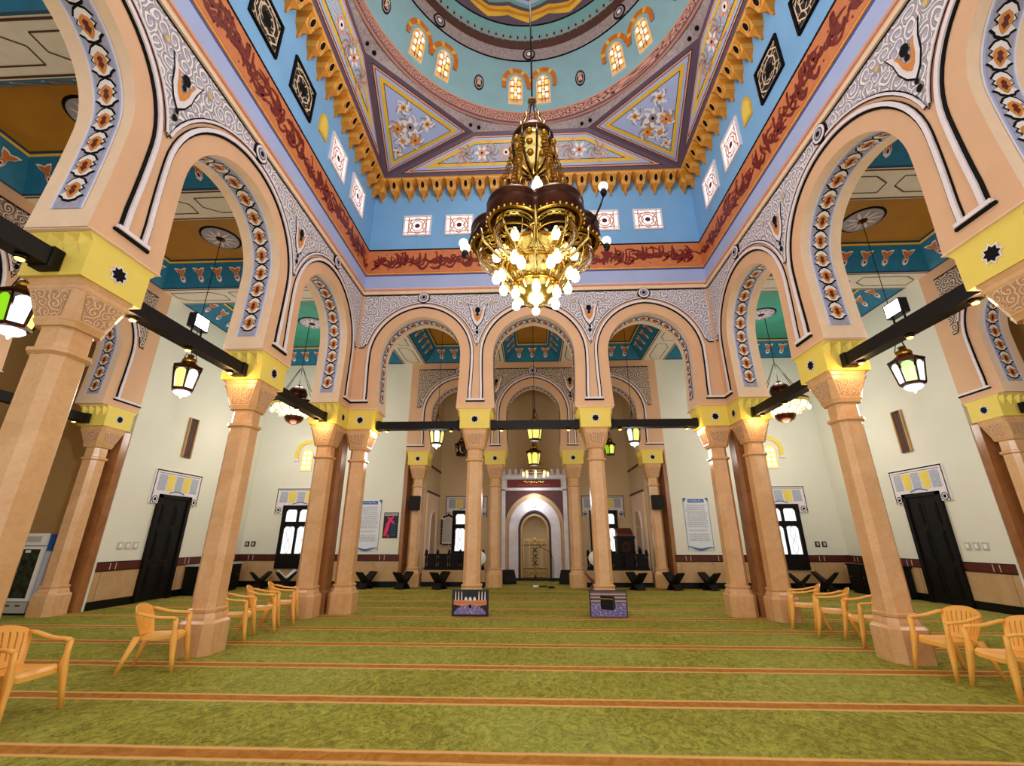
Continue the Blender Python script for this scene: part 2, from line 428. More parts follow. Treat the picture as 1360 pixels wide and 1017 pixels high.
def frame_mould(key, lo, hi, wall):
    g = MB(XF[key]); g.box(lo, hi, -.05, 0, 8.45, 8.56, M['peach_pale']); g.box(lo, hi, -.085, 0, 8.56, 8.61, M['pink_line'])
    g.box(lo, hi, -.06, 0, 8.61, 8.64, M['pale_line'])
    g.box(lo, hi, -.012, 0, 8.435, 8.45, M['black_line'])
    struct(g.build('cornice_moulding', wall))

HW = {}
HW['back'] = arcade('wall_hall_back', 'back', [-3.17, 0, 3.17], 3.17, 1.13, 1.07, -5.0, 5.0, 8.64)
for k in ('left', 'right'):
    HW[k] = arcade('wall_hall_'+k, k, [-3.37, 0, 3.37], 3.37, 1.24, 1.18, -5.25, 5.25, 8.64)
for k, h in (('back', 5.0), ('left', 5.25), ('right', 5.25)): frame_mould(k, -h, h, HW[k])
OW = {}
OW['back'] = arcade('wall_mihrab_arcade', 'oback', [-3.07, 0, 3.07], 3.07, 1.1, 1.05, -5.1, 5.1, 8.72, True)
for k in ('left', 'right'):
    OW[k] = arcade('wall_side_arcade_'+k, 'o'+k, [-3.25, 0, 3.25], 3.25, 1.2, 1.14, -5.5, 5.5, 8.72, True)

# ---------------------------------------------------------------- upper walls of the hall
def calligraphy(mb, s0, s1, z0, z1, d, m, seed, dens=1.0):
    """interlaced thuluth-like strokes: tall stems, bowls, loops, waves and lozenge dots"""
    R = random.Random(seed); H = z1-z0; s = s0
    def curve(f, n=9): return [f(i/(n-1)) for i in range(n)]
    taper = lambda w, n=9: [w*(.35+.65*math.sin(PI*(i+.7)/(n+.4))) for i in range(n)]
    k = 0
    while s < s1-.12*H:
        t = R.random(); k += 1; dd = d-.0006*(k % 7)
        w = H*R.uniform(.075, .125); zb = z0+H*R.uniform(.02, .42)
        if t < .34:
            hgt = min(z1-zb-.02*H, H*R.uniform(.5, .85)); sl = H*R.uniform(-.16, .08); c = H*.05
            mb.ribbon(curve(lambda q: (s+sl*(1-q)+c*math.sin(q*PI), zb+hgt*q)), taper(w), dd, m)
            if R.random() < .5: mb.ribbon([(s-.02*H, zb+hgt), (s-.1*H, zb+hgt-.07*H)], [w*.8, w*.2], dd, m)
            st = .17
        elif t < .58:
            L = H*R.uniform(.35, .6); dp = H*R.uniform(.14, .24)
            mb.ribbon(curve(lambda q: (s+L*q, zb+dp-dp*math.sin(q*PI)+.12*H*q*(R.random() < 2))), taper(w*1.1), dd, m); st = .3
        elif t < .76:
            L = H*R.uniform(.4, .75); a = H*.07; zz = zb+H*.2
            mb.ribbon(curve(lambda q: (s+L*q, zz+a*math.sin(q*3*PI))), taper(w), dd, m); st = .26
        elif t < .9:
            r = H*R.uniform(.07, .11); zz = zb+H*.3
            mb.ribbon(curve(lambda q: (s+r*math.cos(q*2*PI-1), zz+r*math.sin(q*2*PI-1))), w*.75, dd, m)
            mb.ribbon(curve(lambda q: (s+r*.6-q*q*H*.28, zz-r*.4-q*H*.26)), taper(w*.9), dd, m); st = .22
        else:
            L = H*R.uniform(.5, .8); zz = z0+H*R.uniform(.5, .85)
            mb.ribbon(curve(lambda q: (s+L*q, zz+.1*H*math.sin(q*PI)-.1*H*q)), taper(w*.8), dd, m); st = .1
        if R.random() < .4:
            q = H*.035; a = s+R.uniform(-.1, .25)*H; b = z0+H*R.uniform(.1, .9)
            mb.face([(a-q, dd, b), (a, dd, b-q), (a+q, dd, b), (a, dd, b+q)], m)
        s += st*H*R.uniform(.7, 1.15)/dens

def lit_window(key, s, z0, z1, w, idx, style):
    xf = XF[key]; f = MB(xf); fr = M['pale_line'] if style == 'lit' else M['black_line']; t = .05
    for a, b, c, d in ((s-w/2-t, s-w/2, z0-t, z1+t), (s+w/2, s+w/2+t, z0-t, z1+t), (s-w/2, s+w/2, z0-t, z0), (s-w/2, s+w/2, z1, z1+t)):
        f.box(a, b, -.05, 0, c, d, fr)
    win = struct(f.build('window_%d' % idx, HW[key]))
    p = MB(xf)
    if style == 'lit':
        p.box(s-w/2, s+w/2, -.012, 0, z0, z1, M['pane'])
        pk = M['pink_line']; cx, cz = s, (z0+z1)/2; h = (z1-z0)/2
        for r, k in ((.30, 0), (.21, PI/8)):
            q = [(cx+r*w/.85*math.cos(k+2*PI*i/8), cz+r*.95*math.sin(k+2*PI*i/8)) for i in range(9)]
            p.ribbon(q, .04, -.018, pk)
        disc(p, cx, cz, .085, -.024, M['motif_red'], 8)
        for sg in (-1, 1):
            p.ribbon([(cx+sg*w*.36, z0), (cx+sg*w*.36, z1)], .035, -.017, pk); p.ribbon([(s-w/2, cz+sg*h*.72), (s+w/2, cz+sg*h*.72)], .035, -.016, pk)
            p.ribbon([(cx+sg*w*.36, cz+h*.72), (cx+sg*.12, cz)], .03, -.019, pk); p.ribbon([(cx+sg*w*.36, cz-h*.72), (cx+sg*.12, cz)], .03, -.019, pk)
    else:
        p.box(s-w/2, s+w/2, -.012, 0, z0, z1, M['screen'])
        cz = (z0+z1)/2; ln = M['peach_pale']
        for k in (.46, .30):
            q = [(s+k*w*x, cz+k*(z1-z0)*z) for x, z in ((-1,.45),(-.45,1),(.45,1),(1,.45),(1,-.45),(.45,-1),(-.45,-1),(-1,-.45),(-1,.45))]
            p.ribbon(q, .03, -.02, ln)
        p.ribbon([(s-w/2+.03, z1-.05), (s+w/2-.03, z1-.05)], .02, -.02, ln); p.ribbon([(s-w/2+.03, z0+.05), (s+w/2-.03, z0+.05)], .02, -.02, ln)
        disc(p, s, cz, .13, -.022, M['black_line'], 12)
    struct(p.build('pane', win))

wi = 1
for key, h in (('back', 5.0), ('left', 5.25), ('right', 5.25)):
    xf = XF[key]; par = HW[key]
    b = MB(xf); b.box(-h, h, 0, .3, 8.64, 12.6, M['sky_blue']); up = struct(b.build('upper_wall', par))
    b = MB(xf); b.box(-h, h, -.012, .0, 8.64, 9.12, M['pale_blue']); b.box(-h, h, -.02, 0, 9.085, 9.115, M['blue_line'])
    struct(b.build('blue_string_course', par))
    b = MB(xf); b.box(-h, h, -.03, 0, 9.12, 10.0, M['orange_band'])
    for z in (9.13, 9.97): b.box(-h, h, -.045, 0, z, z+.035, M['muq_hi'] if z < 9.5 else M['black_line'])
    b.box(-h+.12, h-.12, -.034, 0, 9.20, 9.93, M['orange_band'])
    calligraphy(b, -h+.2, h-.2, 9.24, 9.9, -.040, M['maroon'], 7 + len(key), 1.5)
    calligraphy(b, -h+.25, h-.2, 9.24, 9.9, -.046, M['maroon'], 99+len(key), 1.0)
    struct(b.build('calligraphy_frieze', par))
    # stalactite cornice
    b = MB(xf); n = 22; pt = 2*h/n
    for i in range(n):
        s = -h+pt*(i+.5)
        R_ = lambda hw, df, db, z: [(s-hw, db, z), (s-hw, df, z), (s+hw, df, z), (s+hw, db, z)]
        b.loft([R_(.015, -.05, 0, 11.80), R_(.03, -.10, 0, 11.95), R_(.12, -.22, 0, 12.06), R_(.14, -.27, 0, 12.2), R_(.165, -.36, 0, 12.36), R_(pt/2, -.38, 0, 12.42), R_(pt/2, -.38, 0, 12.47)],
               [M['muq'], M['muq'], M['muq_hi'], M['muq'], M['muq_hi'], M['muq']])
        fd = lambda z: -.24-.36*(z-12.06) if z < 12.2 else -.2904-.5*(z-12.2)
        b.face([(s+.085*math.cos(q*PI/5), fd(12.21+.13*math.sin(q*PI/5))-.004, 12.21+.13*math.sin(q*PI/5)) for q in range(10)], M['muq_hi'])
        b.face([(s+.055*math.cos(q*PI/5), fd(12.21+.1*math.sin(q*PI/5))-.012, 12.21+.1*math.sin(q*PI/5)) for q in range(10)], M['black_line'])
    struct(b.build('stalactite_cornice', par))
    L = [(-3.55, 'lit'), (-2.24, 'lit'), (-.68, 'lit'), (.68, 'lit'), (2.24, 'lit'), (3.55, 'lit')] if key == 'back' else \
        [(-3.98, 'lit'), (-2.65, 'lit'), (-.62, 'dark'), (.78, 'dark'), (2.65, 'lit'), (3.98, 'lit')]
    for s, st in L:
        lit_window(key, s, 10.55, 11.2 if key == 'back' else 11.36, .78, wi, st); wi += 1
    if key != 'back':
        for s in (-1.78, 1.78):
            b = MB(xf); z = 11.05
            O = [(-.2,-.3),(-.2,.1),(-.14,.26),(0,.36),(.14,.26),(.2,.1),(.2,-.3)]
            b.prism([(s+x, z+y) for x, y in O], -.03, 0, M['gold_paint']); b.prism([(s+x*.68, z+y*.75) for x, y in O], -.04, 0, M['yellow'])
            struct(b.build('yellow_niche', par))

# ---------------------------------------------------------------- pendentives and dome
YC = 6.05
def planar(poly, layers, mb, ctr):
    """nested inset layers of a planar polygon, each a few millimetres nearer the hall"""
    P = [Vector(p) for p in poly]; n = (P[1]-P[0]).cross(P[2]-P[0]).normalized(); c = sum(P, Vector())/len(P)
    if n.dot(Vector(ctr)-c) < 0: n = -n
    u = (P[1]-P[0]).normalized(); v = n.cross(u); Q = [((p-P[0]).dot(u), (p-P[0]).dot(v)) for p in P]
    area = sum(a[0]*b[1]-b[0]*a[1] for a, b in zip(Q, Q[1:]+Q[:1])); sg = 1 if area > 0 else -1
    def inset(o):
        out = []; m = len(Q)
        for i in range(m):
            a, b, c_ = Q[i-1], Q[i], Q[(i+1) % m]
            def ln(p, q):
                dx, dy = q[0]-p[0], q[1]-p[1]; L = math.hypot(dx, dy); return (p[0]-dy/L*o*sg, p[1]+dx/L*o*sg), (dx/L, dy/L)
            (p1, d1), (p2, d2) = ln(a, b), ln(b, c_); den = d1[0]*d2[1]-d1[1]*d2[0]
            t = ((p2[0]-p1[0])*d2[1]-(p2[1]-p1[1])*d2[0])/den; out.append((p1[0]+d1[0]*t, p1[1]+d1[1]*t))
        return out
    to3 = lambda q, h: tuple(P[0]+u*q[0]+v*q[1]+n*h)
    for k, (o, m) in enumerate(layers): mb.face([to3(q, .005*k) for q in inset(o)], m)
    return to3, inset(layers[-1][0]), .005*len(layers)

HC, ZC, OA, ZO = 4.62, 12.46, 4.22, 13.5
OE = OA*math.tan(PI/8)
dome = MB()
ctr = (0, YC, 9)
sq = [(-HC, YC-HC-.22, ZC), (HC, YC-HC-.22, ZC), (HC, YC+HC+.25, ZC), (-HC, YC+HC+.25, ZC)]
octv = [(OE, OA), (OA, OE), (OA, -OE), (OE, -OA), (-OE, -OA), (-OA, -OE), (-OA, OE), (-OE, OA)]
O3 = [(x, YC+y, ZO) for x, y in octv]
traps = [(sq[3], sq[2], O3[0], O3[7]), (sq[2], sq[1], O3[2], O3[1]), (sq[1], sq[0], O3[4], O3[3]), (sq[0], sq[3], O3[6], O3[5])]
tris = [(sq[2], O3[1], O3[0]), (sq[1], O3[3], O3[2]), (sq[0], O3[5], O3[4]), (sq[3], O3[7], O3[6])]
dparts = []
LAY = lambda g: [(0, M['purple']), (.11, M['black_line']), (.125, M['pink_line']), (.165, M['black_line']), (.18, M['pale_blue']), (.25, M['gold_paint']), (.345, M['black_line']), (.36, g)]
def flower(mb, to3, cx, cy, h, r, pal):
    P = lambda a, rr, hh: to3((cx+rr*math.cos(a), cy+rr*math.sin(a)), hh)
    for k in range(6):
        a = k*PI/3; mb.face([to3((cx, cy), h), P(a-.35, r*.75, h), P(a, r*1.25, h), P(a+.35, r*.75, h)], pal[0])
    mb.face([P(k*PI/5, r*.5, h+.004) for k in range(10)], pal[1]); mb.face([P(k*PI/4, r*.2, h+.008) for k in range(8)], pal[2])
def spray(mb, to3, cx, cy, h, r, m, k0, n=5):
    for k in range(n):
        a = k0+k*2*PI/n; pts = [(cx+r*q*math.cos(a+q*1.6), cy+r*q*math.sin(a+q*1.6)) for q in [i/7 for i in range(8)]]
        for (x1, y1), (x2, y2) in zip(pts, pts[1:]):
            dx, dy = x2-x1, y2-y1; L = math.hypot(dx, dy)+1e-9; w = .022
            mb.face([to3((x1-dy/L*w, y1+dx/L*w), h), to3((x2-dy/L*w, y2+dx/L*w), h), to3((x2+dy/L*w, y2-dx/L*w), h), to3((x1+dy/L*w, y1-dx/L*w), h)], m)
OFL, WFL, DKR = M['flower_orange'], M['motif_white'], M['motif_red']
def build_panels():
    for T in traps:
        mb = MB(); to3, q, h = planar(T, LAY(M['dome_scroll']), mb, ctr)
        cx = sum(p[0] for p in q)/4; cy = sum(p[1] for p in q)/4
        for dx in (-2.1, -1.3, 1.3, 2.1): spray(mb, to3, cx+dx, cy-(.08 if abs(dx) > 2 else 0), h, .30 if abs(dx) > 2 else .36, M['pink_line'], dx, 5); spray(mb, to3, cx+dx*.94, cy, h+.002, .26, M['grey_band'], dx+1, 6)
        for dx, pal in ((0, (WFL, OFL, DKR)), (-.75, (M['pink_line'], WFL, M['black_line'])), (.75, (M['pink_line'], WFL, M['black_line'])), (-1.5, (WFL, M['pink_line'], DKR)), (1.5, (WFL, M['pink_line'], DKR))):
            flower(mb, to3, cx+dx, cy, h+.006, .2, pal)
        yield mb, 'trapezoid_panel'
    for T in tris:
        mb = MB(); to3, q, h = planar(T, LAY(M['pale_blue']), mb, ctr); A, B, C = [Vector(p) for p in q]
        bc = lambda a, b, c: (A*a+B*b+C*c)[:]
        for a, b, c, r, pal in ((.34,.33,.33,.24,(WFL, M['grey_band'], M['black_line'])), (.55,.22,.23,.15,(WFL, OFL, OFL)), (.45,.38,.17,.17,(OFL, OFL, DKR)), (.45,.17,.38,.17,(OFL, OFL, DKR)),
                                (.18,.55,.27,.15,(WFL, OFL, DKR)), (.18,.27,.55,.15,(WFL, OFL, DKR)), (.72,.14,.14,.1,(WFL, OFL, M['black_line']))):
            p = bc(.333+(a-.333)*1.3, .333+(b-.333)*1.3, .334+(c-.334)*1.3); spray(mb, to3, p[0], p[1], h, r*1.6, M['grey_band'], a*9, 5); spray(mb, to3, p[0], p[1], h+.002, r*1.5, M['motif_white'], b*9+1, 4)
            flower(mb, to3, p[0], p[1], h+.006, r, pal)
        yield mb, 'corner_triangle_panel'
def RZ(z):
    if z <= 14.2: return 4.2
    if z <= 16: return 4.2-.4*((z-14.2)/1.8)**1.6
    if z <= 17: return 3.8-.61*(z-16)
    return 3.19*math.cos((z-17)/2.2*PI/2*.98)
nn = 96
circ = lambda z, dr=0: [((RZ(z)-dr)*math.sin(2*PI*k/nn), YC+(RZ(z)-dr)*math.cos(2*PI*k/nn), z) for k in range(nn)]
def octring(z):
    out = []
    for k in range(nn):
        a = 2*PI*k/nn; q = (a+PI/8) % (PI/4)-PI/8; r = OA/math.cos(q); out.append((r*math.sin(a), YC+r*math.cos(a), z))
    return out
ceil_dome = MB()
ceil_dome.loft([circ(z) for z in (14.15, 14.5, 15, 15.5, 15.9)], M['drum_blue'], True, True, False)
ceil_dome.loft([circ(z) for z in (16.42, 16.55, 16.75)], M['dome_teal'], True, True, False)
ceil_dome.loft([circ(16.75), circ(16.79)], M['black_line'], True, True, False)
# wavy rings of the dome shell
zz = [16.79+2.36*(i/26)**.9 for i in range(27)]; cols = ['purple', 'gold_paint', 'flower_orange', 'gold_paint', 'purple', 'dome_teal', 'pale_blue']
def wav(z, i):
    return [((RZ(z2))*math.sin(2*PI*k/nn), YC+RZ(z2)*math.cos(2*PI*k/nn), z2) for k in range(nn) for z2 in [min(19.15, z+(.075*(1-abs((k % 6)-3)/1.5) if 0 < i < 26 else 0))]]
ceil_dome.loft([wav(z, i) for i, z in enumerate(zz)], [M[cols[i % 7]] for i in range(26)], True, False, False)
DOME = struct(ceil_dome.build('ceiling_dome'))
for mb, nm in build_panels(): struct(mb.build(nm, DOME))
b = MB(); b.loft([octring(ZO), circ(13.72)], M['grey_band'], True, False, False)
for a in range(8):
    t = (a+.5)*PI/4
    for da, r in ((-.03, .07), (.03, .07)):
        x, y = 4.42*math.sin(t+da), 4.42*math.cos(t+da); b.sphere((x, YC+y, 13.58), .06, M['black_line'], 8, 5)
b.loft([circ(13.66, .0), circ(13.66, .07), circ(13.74, .07), circ(13.74, 0)], [M['pink_line'], M['purple'], M['black_line']], True, False, False)
struct(b.build('pendentive_ring', DOME))
b = MB(); b.loft([circ(13.74, .02), circ(14.13, .02)], M['lattice'], True, False, False)
for z in (13.75, 14.12): b.loft([circ(z, .02), circ(z, .05), circ(z+.03, .05), circ(z+.03, .02)], M['pink_line'], True, False, False)
struct(b.build('lattice_band', DOME))
b = MB(); b.loft([circ(15.9, .0), circ(15.9, .05), circ(16.17, .05), circ(16.17, 0)], [M['black_line'], M['grey_band'], M['black_line']], True, False, False)
b.loft([circ(16.17), circ(16.2), circ(16.42)], M['brown_band'], True, True, False)
for k in range(96):
    a = 2*PI*(k+.5)/96; f = lambda da, z, o: ((RZ(z)-o)*math.sin(a+da), YC+(RZ(z)-o)*math.cos(a+da), z)
    b.face([f(-.022, 16.5, .01), f(0, 16.38, .01), f(.022, 16.5, .01), f(0, 16.56, .01)], M['grey_band'])
    b.face([f(-.009, 16.49, .016), f(0, 16.44, .016), f(.009, 16.49, .016), f(0, 16.52, .016)], M['black_line'])
for k in range(8):
    a = k*PI/4
    for r, mm, o in ((.17, M['black_line'], .06), (.13, M['grey_band'], .066), (.09, M['purple'], .07), (.05, M['pale_line'], .075)):
        R_, up, ou = RZ(16.03)-o-.03, (.42, .907), r*1.15
        b.face([((R_-r*math.sin(q)*up[0])*math.sin(a)+ou*math.cos(q)*math.cos(a), YC+(R_-r*math.sin(q)*up[0])*math.cos(a)-ou*math.cos(q)*math.sin(a), 16.03+r*math.sin(q)*up[1]) for q in [i*PI/8 for i in range(16)]], mm)
struct(b.build('scroll_ring', DOME))
def on(a, x, z, o=.0): t = a+x/RZ(z); return ((RZ(z)-o)*math.sin(t), YC+(RZ(z)-o)*math.cos(t), z)
for k in range(8):
    a0 = k*PI/4
    for sg in (-1, 1):
        a = a0+sg*.107; w = .2
        O = [(-w, 14.5), (w, 14.5), (w, 15.15)] + [(w*math.cos(q), 15.15+.27*math.sin(q)) for q in (.5, 1.05, 1.57, 2.1, 2.64)] + [(-w, 15.15)]
        f = MB(); f.loft([[on(a, x*1.12, 14.95+(z-14.95)*1.06, 0) for x, z in O], [on(a, x*1.12, 14.95+(z-14.95)*1.06, .03) for x, z in O], [on(a, x, z, .03) for x, z in O], [on(a, x, z, .012) for x, z in O]], M['peach_pale'], True, False, False)
        win = struct(f.build('window_%d' % wi, DOME)); wi += 1
        p = MB(); p.face([on(a, x, z, .014) for x, z in O], M['dome_pane'])
        for z in (14.72, 14.95, 15.18):
            for x in (-.1, .1, 0): p.face([on(a, x+.06*math.cos(q*PI/3), z+(.1 if x == 0 else 0)+.085*math.sin(q*PI/3), .055) for q in range(6)], M[('dome_blob', 'pane_pink', 'dome_blob', 'pane_gold')[(int(z*100)+int(x*10)+k) % 4]])
        for x in (-.05, .05): p.loft([[on(a, x+e, z, .062) for z in (14.5, 14.7, 14.9, 15.1, 15.3)] for e in (-.009, .009)], M['brown_band'], False, False, False)
        for z in (14.6, 14.83, 15.06, 15.25): p.loft([[on(a, x, z+e, .062) for x in (-.19, 0, .19)] for e in (-.009, .009)], M['brown_band'], False, False, False)
        struct(p.build('pane', win))
    h = MB()
    for sg in (-1, 1):
        n = 12; P = []
        for i in range(n+1):
            q = PI*i/n; P.append(q)
        for i in range(n):
            m = M['hood_gold'] if i % 4 == 3 else M['hood']; C = sg*.107*4.05
            ring = lambda q, r: on(a0, C+r*math.cos(q), 15.22+r*.98*math.sin(q)-.0, .05)
            h.face([ring(P[i], .31), ring(P[i+1], .31), ring(P[i+1], .435), ring(P[i], .435)], m)
            for r in (.31, .435):
                h.face([ring(P[i], r), ring(P[i+1], r), on(a0, C+r*math.cos(P[i+1]), 15.22+r*.98*math.sin(P[i+1]), 0), on(a0, C+r*math.cos(P[i]), 15.22+r*.98*math.sin(P[i]), 0)], M['hood_gold'])
        e = sg*.107*4.05+sg*.37
        h.face([on(a0, e-.065, 15.22, .05), on(a0, e+.065, 15.22, .05), on(a0, e+.065, 15.02, .05), on(a0, e-.065, 15.02, .05)], M['hood'])
    h.face([on(a0, -.1, 15.22, .05), on(a0, .1, 15.22, .05), on(a0, .07, 15.0, .05), on(a0, -.07, 15.0, .05)], M['hood'])
    struct(h.build('window_hood', DOME))
    o = MB(); a = a0+PI/8
    for r, m, d in ((1, M['black_line'], .012), (.8, M['grey_band'], .018), (.6, M['black_line'], .022), (.38, M['pink_line'], .026)):
        o.face([on(a, .16*r*math.cos(q*PI/8), 15.0+.26*r*math.sin(q*PI/8), d) for q in range(16)], m)
    for z in (14.92, 15.08): o.torus(on(a, 0, z, .03), .05, .014, M['pale_line'], 10, 5)
    struct(o.build('oval_medallion', DOME))
# ---------------------------------------------------------------- floor and outer shell
f = MB(); f.box(-15, 15, -2.5, 17.5, -.2, 0, M['carpet']); f.box(-5.1, 5.1, 17.5, 21.4, -.2, 0, M['carpet'])
struct(f.build('floor'))

def wall(name, parts, m='cream'):
    b = MB()
    for q in parts: b.box(*q, M[m])
    return struct(b.build(name))
XW, YW, HT = 11.1, 17.4, 9.2
WL = {}
for sg, nm in ((-1, 'left'), (1, 'right')):
    x0, x1 = sorted((sg*XW, sg*(XW+.3)))
    WL[sg] = wall('wall_'+nm, [(x0, x1, 11.55, YW+.3, 0, HT), (x0, x1, -2.5, .55, 0, HT)])
    r0, r1 = sorted((sg*14.8, sg*15.1))
    a0, a1 = sorted((sg*(XW+.3), sg*15.1))
    wall('wall_recess_'+nm, [(r0, r1, .2, 11.9, 0, HT), (a0, a1, 11.65, 11.95, 0, HT), (a0, a1, .15, .45, 0, HT)], 'tan_wall')
wall('wall_back_left', [(-XW-.3, -5.1, YW, YW+.3, 0, HT)]); wall('wall_back_right', [(5.1, XW+.3, YW, YW+.3, 0, HT)])
WR = [wall('wall_mihrab_recess_back', [(-5.1, 5.1, 21.0, 21.3, 0, HT)], 'tan_wall')]
for sg, nm in ((-1, 'left'), (1, 'right')):
    WR.append(wall('wall_mihrab_recess_'+nm, [tuple(sorted((sg*5.1, sg*4.38)))+(18.2, 21.0, 0, HT)], 'tan_wall'))
    wall('trim_jamb_back_'+nm, [tuple(sorted((sg*5.3, sg*4.96)))+(17.42, 18.16, 0, 4.4)], 'marble_dark'); wall('trim_jamb_head_'+nm, [tuple(sorted((sg*5.3, sg*5.07)))+(17.42, 18.16, 4.4, 5.0)], 'peach')
    wall('trim_jamb_side_'+nm, [tuple(sorted((sg*11.75, sg*11.12)))+(11.33, 11.56, 0, 4.4)], 'marble_dark')
MR = M['tan_pale'] = flat('warm_beige_recess_paint', '#d8bf98', .7, var=.03, scale=1)
for o in WR: o.data.materials[0] = MR

# marble wainscot, red band with paired joints, black skirting
def wainscot(nm, segs, xf, gaps=()):
    b = MB(xf); r = MB(xf); k = MB(xf)
    for a, c in segs:
        b.box(a, c, -.02, 0, .2, .9, M['tan_stone']); r.box(a, c, -.03, 0, .9, 1.1, M['red_stone']); k.box(a, c, -.035, 0, 0, .2, M['black_stone'])
        r.box(a, c, -.036, 0, .885, .905, M['black_stone']); r.box(a, c, -.036, 0, 1.095, 1.115, M['black_stone'])
        s = a+.35
        while s < c-.2:
            for e in (0, .17): r.box(s+e, s+e+.02, -.034, 0, .915, 1.085, M['joint'])
            b.box(s-.2, s-.192, -.022, 0, .2, .88, M['red_stone']); s += 1.15
    struct(b.build('trim_wainscot_'+nm)); struct(r.build('trim_band_'+nm)); struct(k.build('baseboard_'+nm))
wainscot('back', [(-XW, -9.72), (-8.42, -5.05), (5.05, 8.42), (9.72, XW)], XF['oback'])
for sg, nm in ((-1, 'left'), (1, 'right')):
    wainscot(nm, [(11.6-6.05, 12.92-6.05), (14.22-6.05, YW-.04-6.05)], XF['oleft' if sg < 0 else 'oright'])
for s, x in ((-1, -9.07), (1, 9.07)):     # lower strip of wainscot under the windows
    b = MB(XF['oback']); b.box(x-.65, x+.65, -.02, 0, .2, .6, M['tan_stone']); struct(b.build('trim_under_window'))
    b = MB(XF['oback']); b.box(x-.65, x+.65, -.035, 0, 0, .2, M['black_stone']); struct(b.build('baseboard_under_window'))

# ---------------------------------------------------------------- aisle ceilings
ZL, ZG, INS = 8.72, 9.36, .56
def drop_motif(mb, P, u, v, n, k=1.0):
    """white-edged orange palmette hanging on the cove"""
    g = lambda x, y, h: tuple(P + u*x*k + v*y*k + n*h)
    O = [(0,-.26),(.07,-.2),(.085,-.1),(.05,0),(.13,.08),(.19,.2),(.08,.19),(0,.15)]
    full_ = lambda q, O=O: [(x*q, y*q) for x, y in O] + [(-x*q, y*q) for x, y in O[-2:0:-1]]
    for q, m, h in ((1, M['motif_white'], .004), (.82, M['hood'], .008)):
        L = full_(q); c = (0, -.05*q)
        for a, b_ in zip(L, L[1:]+L[:1]): mb.face([g(*c, h), g(*a, h), g(*b_, h)], m)
    mb.face([g(.05*math.cos(t*PI/4), -.14+.085*math.sin(t*PI/4), .012) for t in range(8)], M['motif_white'])
    mb.face([g(.03*math.cos(t*PI/4), -.13+.05*math.sin(t*PI/4), .016) for t in range(8)], M['motif_red'])
def coffer(x0, x1, y0, y1, gold='gold_ceiling', rose=True):
    b = MB(); lo = [(x0,y0,ZL),(x1,y0,ZL),(x1,y1,ZL),(x0,y1,ZL)]; hi = [(x0+INS,y0+INS,ZG),(x1-INS,y0+INS,ZG),(x1-INS,y1-INS,ZG),(x0+INS,y1-INS,ZG)]
    b.face(hi, M[gold]); c = struct(b.build('ceiling'))
    b = MB(); ctr = Vector(((x0+x1)/2, (y0+y1)/2, 7.5))
    for i in range(4):
        A, B, C, D = [Vector(p) for p in (lo[i], lo[(i+1) % 4], hi[(i+1) % 4], hi[i])]
        b.face([A, B, C, D], M['cove']); u = (B-A).normalized(); v = ((D+C)/2-(A+B)/2).normalized(); n = u.cross(v)
        if n.dot(ctr-A) < 0: n = -n
        for t0, t1, m in ((.0, .05, 'cove_dark'), (.94, 1.0, 'cove_dark'), (.88, .94, 'gold_paint')):
            q = [A.lerp(D, t0), B.lerp(C, t0), B.lerp(C, t1), A.lerp(D, t1)]; b.face([tuple(p+n*.004) for p in q], M[m])
        L = (B-A).length; k = max(3, int((L-.7)/.55)); mid = (A+B+C+D)/4
        for j in range(k): drop_motif(b, mid+u*((j-(k-1)/2)*.55), u, v, n, .95)
    struct(b.build('cove', c))
    if rose:
        b = MB(); X, Y = (x0+x1)/2, (y0+y1)/2
        b.lathe([(.05, ZG-.02), (.46, ZG-.02), (.5, ZG)], M['black_line'], X, Y, 0, 32, False); b.lathe([(.05, ZG-.03), (.43, ZG-.03), (.45, ZG-.015)], M['motif_grey'], X, Y, 0, 32, False)
        for k in range(10):
            a = k*PI/5; b.tube([(X+r*math.cos(a+.5*(r-.1)), Y+r*math.sin(a+.5*(r-.1)), ZG-.034) for r in (.1,.2,.3,.4)], [.03,.045,.035,.01], M['pale_line'], 6, flatn=.25)
        b.lathe([(.02, ZG-.09), (.09, ZG-.06), (.12, ZG-.03)], M['brass_dark'], X, Y, 0, 14)
        struct(b.build('ceiling_rose', c))
    return c
def beam(x0, x1, y0, y1, along):
    b = MB(); b.box(x0, x1, y0, y1, ZL, ZL+.25, M['beam_white']); z = ZL-.005
    L = (x1-x0) if along == 'x' else (y1-y0); W = (y1-y0) if along == 'x' else (x1-x0); n = max(1, round(L/1.9)); p = L/n; w = W*.26
    to = (lambda s, t: (x0+s, (y0+y1)/2+t, z)) if along == 'x' else (lambda s, t: ((x0+x1)/2+t, y0+s, z))
    def line(pts, wd=.028):
        for (s1, t1), (s2, t2) in zip(pts, pts[1:]):
            dx, dy = s2-s1, t2-t1; q = math.hypot(dx, dy); ox, oy = -dy/q*wd/2, dx/q*wd/2
            b.face([to(s1+ox, t1+oy), to(s2+ox, t2+oy), to(s2-ox, t2-oy), to(s1-ox, t1-oy)], M['brown_band'])
    for i in range(n):
        s = i*p+.12; e = (i+1)*p-.12
        line([(s, -w), (s, w*.2), (s+.32, w), (e, w), (e, -w*.2), (e-.32, -w), (s, -w)])
    for t in (-W*.45, W*.45): line([(0, t), (L, t)], .04)
    return struct(b.build('ceiling_beam'))
